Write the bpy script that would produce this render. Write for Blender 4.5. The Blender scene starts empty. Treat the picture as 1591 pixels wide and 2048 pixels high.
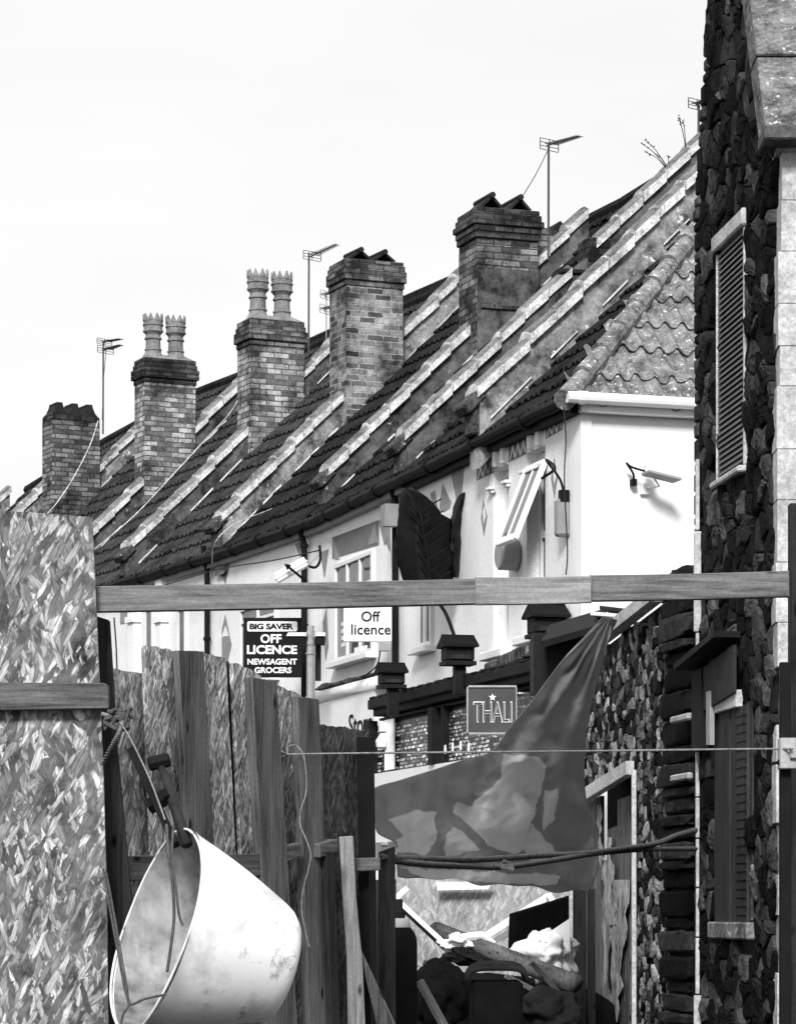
import bpy, bmesh, math, random
from mathutils import Vector as V, Matrix, noise as mnoise
random.seed(7)
R = math.radians
S = bpy.context.scene
COL = S.collection
# ------------------------------------------------------------------ camera
F = 6000.0; CX = 795.5; HY = 1820.0; EYE = 1.6
cam = bpy.data.cameras.new('camera'); camo = bpy.data.objects.new('camera', cam); COL.objects.link(camo)
camo.location = (0, 0, EYE); camo.rotation_euler = (R(90), 0, 0)
cam.sensor_fit = 'HORIZONTAL'; cam.sensor_width = 36; cam.lens = F/1591*36
cam.shift_y = (HY-1024)/1591; cam.clip_start = .1; cam.clip_end = 3000
S.camera = camo
# ------------------------------------------------------------------ world and sun (a bright, hazy black and white day)
SUN = V((-.13, -.80, .56)).normalized()
w = bpy.data.worlds.new('World'); S.world = w; w.use_nodes = True
nt = w.node_tree; nt.nodes.clear()
def wn(t): return nt.nodes.new(t)
sky = wn('ShaderNodeTexSky'); sky.sky_type = 'NISHITA'; sky.sun_disc = False
sky.sun_elevation = math.asin(SUN.z); sky.sun_rotation = math.atan2(SUN.x, SUN.y)
sky.dust_density = 3
bw = wn('ShaderNodeRGBToBW'); nt.links.new(sky.outputs[0], bw.inputs[0])
cl = wn('ShaderNodeTexNoise'); cl.inputs['Scale'].default_value = 2.2; cl.inputs['Detail'].default_value = 4
tc = wn('ShaderNodeTexCoord'); mp = wn('ShaderNodeMapping'); mp.inputs['Scale'].default_value = (1, 1, 4)
nt.links.new(tc.outputs['Generated'], mp.inputs[0]); nt.links.new(mp.outputs[0], cl.inputs['Vector'])
mr = wn('ShaderNodeMapRange'); mr.inputs['From Min'].default_value = .3; mr.inputs['From Max'].default_value = .7
mr.inputs['To Min'].default_value = 7.6; mr.inputs['To Max'].default_value = 9.0
nt.links.new(cl.outputs[0], mr.inputs['Value'])
md = wn('ShaderNodeMath'); md.operation = 'MULTIPLY_ADD'; md.inputs[1].default_value = .10
nt.links.new(bw.outputs[0], md.inputs[0]); nt.links.new(mr.outputs[0], md.inputs[2])
bg = wn('ShaderNodeBackground'); bg.inputs['Strength'].default_value = .074
nt.links.new(md.outputs[0], bg.inputs['Color'])
wo = wn('ShaderNodeOutputWorld'); nt.links.new(bg.outputs[0], wo.inputs[0])
sl = bpy.data.lights.new('sun', 'SUN'); sl.energy = 2.9; sl.angle = R(14); sl.color = (1, 1, 1)
so = bpy.data.objects.new('sun', sl); COL.objects.link(so)
so.rotation_euler = SUN.to_track_quat('Z', 'Y').to_euler()
S.view_settings.view_transform = 'Standard'; S.view_settings.look = 'None'
S.view_settings.exposure = 0.57; S.view_settings.gamma = 1
S.render.engine = 'CYCLES'
# ------------------------------------------------------------------ geometry helpers
def at(px, py, D): return V(((px-CX)/F*D, D, (HY-py)/F*D+EYE))
class Plane:                      # a vertical plane through two plan points
    def __init__(s, a, b, out=None):
        s.a = V((a[0], a[1], 0)); s.b = V((b[0], b[1], 0)); s.s = (s.b-s.a).normalized()
        s.n = V((s.s.y, -s.s.x, 0))
        if out is not None and s.n.dot(V((out[0], out[1], 0))) < 0: s.n = -s.n
        s.len = (s.b-s.a).length
    def hit(s, px, py, off=0):
        d = V(((px-CX)/F, 1, (HY-py)/F)); o = s.a+s.n*off
        t = (o.dot(s.n))/d.dot(s.n)
        return V((d.x*t, d.y*t, d.z*t+EYE))
def world_origin(o):
    p = V((0, 0, 0))
    while o is not None: p += o.location; o = o.parent
    return p
class MB:
    def __init__(s): s.v = []; s.f = []; s.u = {}
    def add(s, vs, fs):
        n = len(s.v); s.v += [V(p) for p in vs]; s.f += [tuple(i+n for i in f) for f in fs]
    def box(s, c, x, y, z):       # centre and three half axis vectors
        c = V(c); x = V(x); y = V(y); z = V(z)
        vs = [c+x*a+y*b+z*d for a in (-1, 1) for b in (-1, 1) for d in (-1, 1)]
        fs = [(0, 1, 3, 2), (4, 6, 7, 5), (0, 4, 5, 1), (2, 3, 7, 6), (0, 2, 6, 4), (1, 5, 7, 3)]
        if x.cross(y).dot(z) < 0: fs = [f[::-1] for f in fs]
        s.add(vs, fs)
    def prism(s, pts, t):         # polygon pts extruded by vector t
        pts = [V(p) for p in pts]; t = V(t); n = len(pts)
        nn = V((0, 0, 0))
        for i in range(n): nn += (pts[i]-pts[0]).cross(pts[(i+1) % n]-pts[0])
        if nn.dot(t) > 0: pts = pts[::-1]
        vs = pts+[p+t for p in pts]
        fs = [tuple(range(n)), tuple(range(2*n-1, n-1, -1))]
        for i in range(n): fs.append((i, i+n, (i+1) % n+n, (i+1) % n))
        s.add(vs, fs)
    def tube(s, pts, r, n=8, cap=True, twist=0):
        pts = [V(p) for p in pts]; rr = r if isinstance(r, (list, tuple)) else [r]*len(pts)
        vs = []; up = V((0, 0, 1)); prev = None
        for i, p in enumerate(pts):
            d = (pts[min(i+1, len(pts)-1)]-pts[max(i-1, 0)]).normalized()
            a = prev if prev is not None else (d.cross(up) if abs(d.dot(up)) < .95 else d.cross(V((1, 0, 0))))
            a = (a-d*a.dot(d)).normalized(); prev = a; b = d.cross(a)
            for k in range(n):
                an = 2*math.pi*k/n+twist*i; vs.append(p+(a*math.cos(an)+b*math.sin(an))*rr[i])
        fs = []
        for i in range(len(pts)-1):
            for k in range(n):
                fs.append((i*n+k, i*n+(k+1) % n, (i+1)*n+(k+1) % n, (i+1)*n+k))
        if cap: fs += [tuple(range(n))[::-1], tuple(range((len(pts)-1)*n, len(pts)*n))]
        s.add(vs, [f[::-1] for f in fs])
    def lathe(s, prof, M, n=24, close=False):  # prof: (radius, height)
        vs = []; fs = []
        for r, h in prof:
            for k in range(n):
                a = 2*math.pi*k/n; vs.append(M @ V((r*math.cos(a), r*math.sin(a), h)))
        for i in range(len(prof)-1):
            for k in range(n):
                fs.append((i*n+k, i*n+(k+1) % n, (i+1)*n+(k+1) % n, (i+1)*n+k))
        s.add(vs, fs)
    def grid(s, rows):
        n = len(rows[0]); vs = [p for r in rows for p in r]; fs = []
        for i in range(len(rows)-1):
            for k in range(n-1): fs.append((i*n+k, i*n+k+1, (i+1)*n+k+1, (i+1)*n+k))
        s.add(vs, fs)
    def build(s, name, m, parent=None, smooth=False, grain=None, bevel=0, origin=None, solid=0, label=None):
        me = bpy.data.meshes.new(name)
        if parent is not None: o0 = world_origin(parent)
        elif origin is not None: o0 = V(origin)
        else:
            zs = min(p.z for p in s.v); o0 = V((sum(p.x for p in s.v)/len(s.v), sum(p.y for p in s.v)/len(s.v), zs))
        me.from_pydata([p-o0 for p in s.v], [], s.f); me.update()
        if bevel or True:
            bm = bmesh.new(); bm.from_mesh(me)
            if bevel: bmesh.ops.bevel(bm, geom=list(bm.edges), offset=bevel, segments=1, affect='EDGES', clamp_overlap=True)
            bm.normal_update()
            uv = bm.loops.layers.uv.new('UVMap')
            Z = V((0, 0, 1)); g = V(grain).normalized() if grain is not None else None
            for f in bm.faces:
                n = f.normal; f.smooth = smooth
                if g is not None and abs(n.dot(g)) < .8:
                    a = (g-n*g.dot(n)).normalized(); b = n.cross(a)
                    for l in f.loops: p = l.vert.co+o0; l[uv].uv = (p.dot(b), p.dot(a))
                else:
                    if abs(n.z) > .8: a = V((1, 0, 0)); b = V((0, 1, 0))
                    else: a = Z.cross(n).normalized(); b = n.cross(a)
                    for l in f.loops: p = l.vert.co+o0; l[uv].uv = (p.dot(a), p.dot(b))
            bm.to_mesh(me); bm.free()
        o = bpy.data.objects.new(name, me); COL.objects.link(o)
        if parent is not None: o.parent = parent
        else: o.location = o0
        if m is not None: me.materials.append(m)
        if solid:
            md = o.modifiers.new('thick', 'SOLIDIFY'); md.thickness = solid
        if label: o['label'] = label
        return o
def tag(o, label=None, cat=None, group=None, kind=None):
    if label: o['label'] = label
    if cat: o['category'] = cat
    if group: o['group'] = group
    if kind: o['kind'] = kind
    return o
def thing(name, label, cat, loc, group=None):
    o = bpy.data.objects.new(name, None); COL.objects.link(o); o.location = loc; o.empty_display_size = .1
    return tag(o, label, cat, group)
def lerp(a, b, t): return a+(b-a)*t
def poly_at(pts, t):              # sample a polyline at t in 0..1 with smoothing
    n = len(pts)-1; x = max(0, min(.99999, t))*n; i = int(x); f = x-i
    P = lambda k: V(pts[max(0, min(n, k))])
    p0, p1, p2, p3 = P(i-1), P(i), P(i+1), P(i+2)
    return .5*((2*p1)+(p2-p0)*f+(2*p0-5*p1+4*p2-p3)*f*f+(3*p1-p0-3*p2+p3)*f**3)
def spline(pts, n): return [poly_at(pts, i/(n-1)) for i in range(n)]
# ------------------------------------------------------------------ materials
class NT:
    def __init__(s, name):
        s.m = bpy.data.materials.new(name); s.m.use_nodes = True; s.t = s.m.node_tree; s.t.nodes.clear()
        s.o = s.n('ShaderNodeOutputMaterial'); s.b = s.n('ShaderNodeBsdfPrincipled'); s.l(s.b.outputs[0], s.o.inputs[0])
        s.tc = s.n('ShaderNodeTexCoord')
    def n(s, t, **k):
        x = s.t.nodes.new(t)
        for a, b in k.items(): setattr(x, a, b)
        return x
    def l(s, a, b): s.t.links.new(a, b)
    def set(s, sock, v):
        if hasattr(v, 'links'): s.l(v, sock)
        elif sock.type == 'RGBA' and not isinstance(v, (tuple, list)): sock.default_value = (v, v, v, 1)
        elif sock.type == 'VECTOR' and not isinstance(v, (tuple, list)): sock.default_value = (v, v, v)
        else: sock.default_value = v
    def mapped(s, scale, rot=0, loc=(0, 0, 0), src='UV'):
        mp = s.n('ShaderNodeMapping'); s.l(s.tc.outputs[src], mp.inputs[0])
        mp.inputs['Scale'].default_value = scale if isinstance(scale, tuple) else (scale,)*3
        mp.inputs['Rotation'].default_value = (0, 0, rot); mp.inputs['Location'].default_value = loc
        return mp.outputs[0]
    def noise(s, scale, detail=4, rough=.6, vec=None, src='Object', dist=0):
        x = s.n('ShaderNodeTexNoise'); x.inputs['Scale'].default_value = scale; x.inputs['Detail'].default_value = detail
        x.inputs['Roughness'].default_value = rough; x.inputs['Distortion'].default_value = dist
        s.l(vec if vec is not None else s.tc.outputs[src], x.inputs['Vector']); return x.outputs[0]
    def voro(s, scale, vec=None, feature='F1', out='Distance', rnd=1, src='Object'):
        x = s.n('ShaderNodeTexVoronoi'); x.feature = feature; x.inputs['Scale'].default_value = scale
        x.inputs['Randomness'].default_value = rnd
        s.l(vec if vec is not None else s.tc.outputs[src], x.inputs['Vector']); return x.outputs[out]
    def ramp(s, v, a, b, lo=0., hi=1.):
        x = s.n('ShaderNodeMapRange'); s.l(v, x.inputs[0])
        for i, q in enumerate((a, b, lo, hi)): x.inputs[i+1].default_value = q
        return x.outputs[0]
    def mix(s, f, a, b, mode='MIX'):
        x = s.n('ShaderNodeMix'); x.data_type = 'RGBA'; x.blend_type = mode
        s.set(x.inputs[0], f); s.set(x.inputs[6], a); s.set(x.inputs[7], b); return x.outputs[2]
    def math(s, op, a, b=0.):
        x = s.n('ShaderNodeMath'); x.operation = op; s.set(x.inputs[0], a); s.set(x.inputs[1], b); return x.outputs[0]
    def bump(s, h, strength=.5, dist=.01, prev=None):
        x = s.n('ShaderNodeBump'); x.inputs['Strength'].default_value = strength; x.inputs['Distance'].default_value = dist
        s.l(h, x.inputs['Height'])
        if prev is not None: s.l(prev, x.inputs['Normal'])
        return x.outputs[0]
    def done(s, col, rough=.85, bump=None, metal=0, spec=.3):
        s.set(s.b.inputs['Base Color'], col); s.set(s.b.inputs['Roughness'], rough)
        s.b.inputs['Metallic'].default_value = metal; s.b.inputs['Specular IOR Level'].default_value = spec if rough < .5 else min(spec, .07)
        if bump is not None: s.l(bump, s.b.inputs['Normal'])
        return s.m
def plain(name, c, var=.3, scale=6, rough=.7, bump=.25, spec=.3, fine=60, metal=0):
    t = NT(name); a = t.noise(scale, 5, .65); b = t.noise(fine, 3)
    f = t.math('MULTIPLY', t.ramp(a, .3, .7), .75); f = t.math('ADD', f, t.math('MULTIPLY', b, .25))
    col = t.mix(f, c*(1-var), min(.92, c*(1+var)))
    return t.done(col, rough, t.bump(b, bump, .004), metal, spec)
def brick(name, c1, c2, mortar, dark=.5, bw=.215, bh=.072, ms=.009):
    t = NT(name); x = t.n('ShaderNodeTexBrick'); 
    vec = t.tc.outputs['UV']
    wob = t.n('ShaderNodeVectorMath'); wob.operation = 'MULTIPLY_ADD'
    nz = t.n('ShaderNodeTexNoise'); nz.inputs['Scale'].default_value = 9; t.l(vec, nz.inputs['Vector'])
    t.l(nz.outputs['Color'], wob.inputs[0]); wob.inputs[1].default_value = (.03, .022, 0); t.l(vec, wob.inputs[2])
    t.l(wob.outputs[0], x.inputs['Vector'])
    x.inputs['Scale'].default_value = 1; x.inputs['Brick Width'].default_value = bw; x.inputs['Row Height'].default_value = bh
    x.inputs['Mortar Size'].default_value = ms; x.inputs['Mortar Smooth'].default_value = .3
    x.inputs['Color1'].default_value = (c1,)*3+(1,); x.inputs['Color2'].default_value = (c2,)*3+(1,)
    x.inputs['Mortar'].default_value = (mortar,)*3+(1,); x.inputs['Bias'].default_value = -.1
    soot = t.ramp(t.noise(2.0, 7, .7), .40, .60, dark*.8, 1.2)
    g = t.noise(38, 4, .7); col = t.mix(1., x.outputs['Color'], soot, 'MULTIPLY')
    col = t.mix(1., col, t.ramp(g, .3, .7, .5, 1.4), 'MULTIPLY')
    h = t.math('ADD', t.math('MULTIPLY', x.outputs['Fac'], -1.), t.math('MULTIPLY', g, .5))
    return t.done(col, .9, t.bump(h, .8, .008))
def osb(name, lo, hi, sc=1., dark=.0, ax=1., pw=1.1, ay=1.):
    """strand board: five overlapping layers of long flakes with dark edges and fibre streaks"""
    t = NT(name); acc = None
    def turned(rot, scale, loc):
        m_ = t.n('ShaderNodeMapping'); t.l(t.mapped((1, 1, 1), rot), m_.inputs[0]); m_.inputs['Scale'].default_value = scale; m_.inputs['Location'].default_value = loc; return m_.outputs[0]
    for i, (rot, sx, sy, th) in enumerate(((.15, 30, 9, 0), (-.45, 26, 8, .4), (.4, 38, 10, .45), (-.12, 24, 7, .55), (.85, 34, 11, .70), (-.7, 42, 10, .66), (.25, 46, 9, .60), (-.3, 60, 12, .62), (.5, 55, 13, .64))):
        v = turned(rot, (sx*sc*ax, sy*sc*ay, 1), (i*3.7, i*1.3, 0))
        nz = t.n('ShaderNodeTexNoise'); nz.inputs['Scale'].default_value = 2.2; t.l(v, nz.inputs['Vector'])
        wob = t.n('ShaderNodeVectorMath'); wob.operation = 'MULTIPLY_ADD'; t.l(nz.outputs['Color'], wob.inputs[0])
        wob.inputs[1].default_value = (.8, .7, 0); t.l(v, wob.inputs[2])
        s_ = t.n('ShaderNodeSeparateColor'); t.l(t.voro(1, wob.outputs[0], out='Color'), s_.inputs[0])
        ed = t.ramp(t.voro(1, wob.outputs[0], feature='DISTANCE_TO_EDGE'), 0, .14, .45, 1.)  # painted shadow lines along the flake edges
        fib = t.ramp(t.noise(1, 4, .7, turned(rot, (170*sc, 16*sc, 1), (i, 0, 0))), .3, .7, .55, 1.4)
        d = t.math('MULTIPLY', t.math('MULTIPLY', s_.outputs[0], ed), fib)
        if acc is None: acc = d
        else: acc = t.mix(t.math('GREATER_THAN', s_.outputs[1], th), acc, d)
    k = t.math('POWER', acc, pw); k = t.math('ADD', t.math('MULTIPLY', k, .8), t.math('MULTIPLY', t.ramp(t.noise(7*sc, 5, .7, src='UV'), .3, .7), .22))
    col = t.mix(k, lo, hi)
    big = t.noise(1.8*sc, 4, .6, src='UV'); col = t.mix(1., col, t.ramp(big, .35, .65, .75-dark, 1.12), 'MULTIPLY')
    return t.done(col, .8, t.bump(acc, .5, .005), spec=.25)
def timber(name, lo, hi, knots=True, sc=1.):
    t = NT(name)
    g = t.noise(1, 6, .65, t.mapped((70*sc, 3.5*sc, 1)), dist=.6); g2 = t.noise(1, 3, .6, t.mapped((8*sc, 1.4*sc, 1), 0, (5, 2, 0)))
    f = t.math('ADD', t.math('MULTIPLY', g, .6), t.math('MULTIPLY', g2, .5)); f = t.ramp(f, .38, .72)
    col = t.mix(f, lo, hi)
    if knots:
        v = t.voro(1, t.mapped((11*sc, 4.5*sc, 1), 0, (1.3, 2.2, 0))); col = t.mix(t.ramp(v, .07, .16), lo*.3, col)
    col = t.mix(1., col, t.ramp(t.noise(90, 2), .3, .7, .85, 1.12), 'MULTIPLY')
    return t.done(col, .8, t.bump(g, .4, .004))
def stone(name, lo, hi, fine=45, moss=.0, peak=0.):
    t = NT(name); geo = t.n('ShaderNodeNewGeometry'); r = geo.outputs['Random Per Island']
    col = t.mix(t.math('POWER', r, 2.6), lo, hi)
    g = t.noise(fine, 6, .7); b = t.noise(9, 5, .65)
    col = t.mix(1., col, t.ramp(b, .3, .7, .5, 1.5), 'MULTIPLY'); col = t.mix(1., col, t.ramp(g, .3, .7, .6, 1.4), 'MULTIPLY')
    if peak: col = t.mix(t.ramp(t.noise(14, 4), .62, .68), col, peak)
    return t.done(col, .92, t.bump(g, .9, .012, t.bump(b, .8, .03)))
def stained(name, base, lo, scale=2.2, spots=.8, spotc=.65, fine=50, stretch=(1, 1, 1), bd=.02):
    t = NT(name); vec = t.mapped(tuple(stretch), src='Object')
    a = t.noise(scale, 7, .7, vec); b = t.noise(scale*5, 5, .7, vec); g = t.noise(fine, 4, .7)
    f = t.math('ADD', t.math('MULTIPLY', a, .65), t.math('MULTIPLY', b, .35))
    col = t.mix(t.ramp(f, .40, .60), lo, base)
    col = t.mix(t.ramp(t.noise(scale*3.1, 5, .7, vec), spots, spots+.06), col, spotc)
    col = t.mix(1., col, t.ramp(g, .3, .7, .75, 1.2), 'MULTIPLY')
    return t.done(col, .93, t.bump(g, .5, .006, t.bump(f, .4, bd)))
M = {}
M['tile_dark'] = stained('roof_tile_dark', .026, .007, 3, .74, .12, 70)
M['tile_mid'] = stained('roof_tile_mid', .058, .014, 3, .72, .16, 70)
M['tile_pale'] = stained('roof_tile_lichened', .30, .07, 6.5, .60, .8, 60, bd=.004)
M['coping'] = stained('coping_edge', .82, .30, 5, .66, .85, 50)
M['coping_top'] = stained('coping_shaded_top', .26, .07, 5, .70, .6, 50)  # weathered tops, darker than the edges: their shade is put into the colour
M['parapet'] = stained('parapet_render', .16, .02, 1.9, .66, .46, 45)
M['parapet_pale'] = stained('parapet_render_pale', .38, .05, 2.5, .6, .7, 45)
M['kneeler'] = stained('kneeler_stone', .10, .02, 8, .6, .4)
M['brick'] = brick('brick_weathered', .36, .03, .34, .22)
M['brick_pale'] = brick('brick_pale', .50, .06, .12, .30)
M['brick_dark'] = brick('brick_sooty', .11, .02, .035, .4)
M['brick_left'] = brick('brick_smoky', .26, .04, .06, .3)
M['pot'] = stained('clay_pot', .28, .13, 5, .75, .5)
M['pot_dark'] = plain('sooty_clay', .022, .5, 8)
M['lead'] = plain('lead_flashing', .5, .5, 6)
M['facade'] = stained('painted_facade', .88, .80, 1.2, .9, .7, 90)
M['facade2'] = stained('painted_facade_dingy', .86, .74, 1.2, .9, .7, 90)
M['white'] = plain('white_render', .88, .03, 1.5, .9, .6, fine=28)
M['gloss_white'] = plain('white_gloss_paint', .80, .08, 3, .35, .1)
M['upvc'] = plain('white_window_plastic', .72, .08, 3, .35, .1)
M['paint_grey'] = plain('grey_wall_paint', .17, .2, 5)
M['paint_mid'] = plain('mid_grey_wall_paint', .27, .2, 5)
M['black'] = plain('black_paint', .009, .4, 6, .6)
M['black_wood'] = plain('black_stained_wood', .014, .5, 7, .6)
M['dark'] = plain('dark_metal', .03, .5, 9, .55)
M['grey_metal'] = plain('galvanised_metal', .35, .3, 20, .45, .3, .5, metal=.4)
M['aerial'] = plain('aerial_metal', .08, .3, 20, .5)
M['aerial_pale'] = plain('aerial_metal_pale', .33, .3, 20, .5)
t = NT('window_glass'); M['glass'] = t.done(t.mix(t.ramp(t.noise(2.5, 3), .35, .65), .02, .10), .08, None, 0, .6)
M['osb'] = osb('osb_board', .015, .90, 1.0, .22, 1., 2.0)
M['osb_fence'] = osb('osb_weathered', .02, 1., 1.0, .08, 1.7, 1.5, 1.2)
M['osb_dark'] = osb('osb_dark', .008, .16, 1.0, .1, 1.5, 1.3, 1.8)
M['osb_far'] = osb('osb_pale', .20, .62, .9)
M['beam'] = timber('rail_timber', .045, .28)
M['board'] = timber('grey_board', .02, .18)
M['board_dark'] = timber('dark_board', .008, .05)
M['board_pale'] = timber('pale_timber', .11, .40)
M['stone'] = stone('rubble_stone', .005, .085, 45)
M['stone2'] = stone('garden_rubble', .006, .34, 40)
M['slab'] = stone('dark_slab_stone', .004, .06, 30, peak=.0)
M['mortar'] = plain('dark_mortar', .014, .5, 12)
M['quoin'] = stained('pale_quoin', .60, .36, 4, .75, .7, 40)
M['rough'] = stained('roughcast', .34, .06, 6, .60, .8, 60, (1, 1, 2.2))
M['shutter_dark'] = timber('dark_shutter', .02, .07, False)
t = NT('louvre_grey'); M['louvre'] = t.done(t.mix(t.noise(12, 4), .07, .20), .8)
M['leaf'] = plain('dark_leaf', .008, .5, 10, .55)
M['grey_plastic'] = plain('grey_plastic', .30, .15, 8, .5)
M['rope'] = plain('rope_fibre', .22, .5, 60, .9)
M['rope_dark'] = plain('dark_rope_fibre', .085, .6, 40, .9)
M['asphalt'] = plain('asphalt', .045, .3, 3, .9)
M['yard'] = plain('yard_dirt', .007, .5, 5, .95, spec=.05)  # near black: yard shade is put into this and the two matte colours
M['matte_black'] = plain('matte_black', .006, .5, 6, .95, spec=.05)
M['matte_dark'] = plain('matte_dark', .016, .6, 9, .95, spec=.05)
M['sign_black'] = plain('black_sign_panel', .009, .2, 5, .5, .05)
M['sign_white'] = plain('white_sign_panel', .86, .03, 3, .4, .05)
M['sign_grey'] = plain('grey_sign_face', .075, .25, 5, .5, .05)
M['letters_black'] = plain('black_lettering', .010, .1, 5, .5, .05)
M['peel'] = stained('peeling_paint', .50, .08, 9, .62, .7, 60, (1, 1, .35))
M['bag'] = plain('white_plastic_sack', .80, .1, 4, .5, .3)
# tub: pale plastic, darker and mottled inside
t = NT('tub_plastic'); a = t.ramp(t.noise(5, 5, .65), .50, .66); a = t.math('MAXIMUM', a, t.ramp(t.noise(1, 5, .7, t.mapped((14, 14, 60), src='Object')), .60, .72)); a2_ = t.mix(t.ramp(t.noise(3.1, 7, .75), .54, .62), t.mix(a, .90, .60), .30); M['tub'] = t.done(a2_, .6, t.bump(t.noise(6, 3), .15, .01))
t = NT('tub_inner_mottle'); a = t.ramp(t.noise(4, 5, .6), .38, .62); M['tub_in'] = t.done(t.mix(1., t.mix(a, .12, .5), t.ramp(t.noise(1, 5, .7, t.mapped((50, 12, 9), src='Object')), .3, .7, .82, 1.1), 'MULTIPLY'), .7)
t = NT('tarpaulin'); a = t.ramp(t.noise(3.2, 5, .6), .35, .65); tcol = t.mix(a, .17, .29); t.done(tcol, .8, t.bump(t.noise(16, 6, .65, t.mapped((1, 1, 1), src='Object'), dist=1.5), .15, .005))
def translucent(t, k, f):
    tl = t.n('ShaderNodeBsdfTranslucent'); t.set(tl.inputs[0], k); ms = t.n('ShaderNodeMixShader'); ms.inputs[0].default_value = f
    t.l(t.b.outputs[0], ms.inputs[1]); t.l(tl.outputs[0], ms.inputs[2]); t.l(ms.outputs[0], t.o.inputs[0]); return t.m
M['tarp'] = translucent(t, .55, .5)
# sequin shop glass: many small bright and dark panes
t = NT('mosaic_glass'); x = t.n('ShaderNodeTexBrick'); t.l(t.tc.outputs['UV'], x.inputs['Vector']); x.inputs['Scale'].default_value = 1
x.inputs['Brick Width'].default_value = .13; x.inputs['Row Height'].default_value = .036; x.inputs['Mortar Size'].default_value = .007
x.inputs['Color1'].default_value = (.008,)*3+(1,); x.inputs['Color2'].default_value = (.9,)*3+(1,); x.inputs['Mortar'].default_value = (.004,)*3+(1,)
x.inputs['Bias'].default_value = -.12
c = t.mix(1., x.outputs['Color'], t.ramp(t.noise(26, 3, .7), .47, .58, .02, 2.4), 'MULTIPLY')
M['mosaic'] = t.done(c, .3, t.bump(t.noise(60, 2), .5, .01))
# ------------------------------------------------------------------ text
def text_geo(body, offset=0., spacing=1.):
    c = bpy.data.curves.new('t', 'FONT'); c.body = body; c.size = 1; c.offset = offset; c.space_character = spacing
    c.resolution_u = 3
    o = bpy.data.objects.new('t', c); COL.objects.link(o)
    dg = bpy.context.evaluated_depsgraph_get(); me = bpy.data.meshes.new_from_object(o.evaluated_get(dg))
    vs = [v.co.copy() for v in me.vertices]; fs = [tuple(p.vertices) for p in me.polygons]
    bpy.data.objects.remove(o); bpy.data.curves.remove(c); bpy.data.meshes.remove(me)
    return vs, fs
def text(body, O, U, W, m, parent, name='lettering', offset=0., spacing=1., thick=.004):
    """fit text into the rectangle O + U (full width) + W (full height)"""
    vs, fs = text_geo(body, offset, spacing); O = V(O); U = V(U); W = V(W)
    x0 = min(v.x for v in vs); x1 = max(v.x for v in vs); y0 = min(v.y for v in vs); y1 = max(v.y for v in vs)
    N = U.cross(W).normalized(); mb = MB(); n = len(vs)
    P = [O+U*((v.x-x0)/(x1-x0))+W*((v.y-y0)/(y1-y0)) for v in vs]
    mb.add(P+[p+N*thick for p in P], [])
    ed = {}
    for f in fs:
        q = (P[f[1]]-P[f[0]]).cross(P[f[2]]-P[f[0]]).dot(N)
        if q < 0: f = f[::-1]
        mb.f.append(tuple(i+n for i in f)); mb.f.append(f[::-1])
        for i in range(len(f)): ed[(f[i], f[(i+1) % len(f)])] = 1
    for (a, b) in ed:
        if (b, a) not in ed: mb.f.append((a, b, b+n, a+n))
    return mb.build(name, m, parent)
# ------------------------------------------------------------------ setting
mb = MB(); mb.grid([[V((x, y, 0)) for x in (-600, -60, -10, 0, 10, 60, 600)] for y in (-50, 0, 12, 30, 60, 200, 1500)])
tag(mb.build('ground', M['yard']), kind='structure')
# ------------------------------------------------------------------ the terrace
ZE = 4.35+EYE; PITCH = 1.0; RR = 3.8
EP = [(1.41, 25.3), (.66, 27.6), (-.01, 30.1), (-.985, 33.3), (-2.25, 36.5), (-3.65, 39.5), (-5.05, 42.6), (-6.6, 45.6), (-8.2, 48.6), (-9.9, 51.6)]
EP = [V((x, y, 0)) for x, y in EP]
def perp(d): d = d.normalized(); return V((d.y, -d.x, 0))
NN = []
for i in range(len(EP)):
    a = perp(EP[i]-EP[i-1]) if i > 0 else None; b = perp(EP[i+1]-EP[i]) if i < len(EP)-1 else None
    NN.append(((a if a else b)+(b if b else a)).normalized())
NN[0] = perp(EP[2]-EP[0]); NN[1] = NN[0]; NN[2] = (NN[0]*.6+NN[2]*.4).normalized()
def SS(i): return V((-NN[i].y, NN[i].x, 0))
ZD = [0]*8+[.25, .65]
def slope_pt(i, j, a, r, lift=0): # a 0..1 between party lines i and j, r metres up the slope
    p = lerp(EP[i], EP[j], a)+lerp(NN[i], NN[j], a)*r
    return V((p.x, p.y, ZE-.05+PITCH*r+lift-lerp(ZD[i], ZD[j], a)))
def tiles(P, width, qmax, lo, hi, gauge=.24, wave=.15, amp=.030, step=.052, seed=0):
    """courses of rolled tiles; P(u,q,lift); rows overlap so every course throws an edge line"""
    rnd = random.Random(seed); mb = MB(); nq = max(1, int(round(qmax/gauge))); g = qmax/nq; per = 6
    for k in range(nq):
        q0 = k*g; q1 = (k+1)*g+.02; u0 = lo((q0+q1)/2); u1 = hi((q0+q1)/2)
        if u1-u0 < .05: continue
        n = max(2, int((u1-u0)/wave*per)); rows = [[], [], []]
        jit = [rnd.gauss(0, .010) for _ in range(n//per+3)]
        for i in range(n+1):
            u = u0+(u1-u0)*i/n; ph = (u/wave) % 1; j = jit[int((u-u0)/wave) % len(jit)]
            h = amp*(math.sin(math.pi*min(1, ph/.62)) if ph < .62 else -.12*math.sin(math.pi*(ph-.62)/.38))
            rows[0].append(P(u, q0+j+.045, h-.02)); rows[1].append(P(u, q0+j, h+step)); rows[2].append(P(u, q1+.01, h+.002))
        mb.grid(rows)
    return mb
group_h = 'terraced houses stepping down the street'
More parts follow.
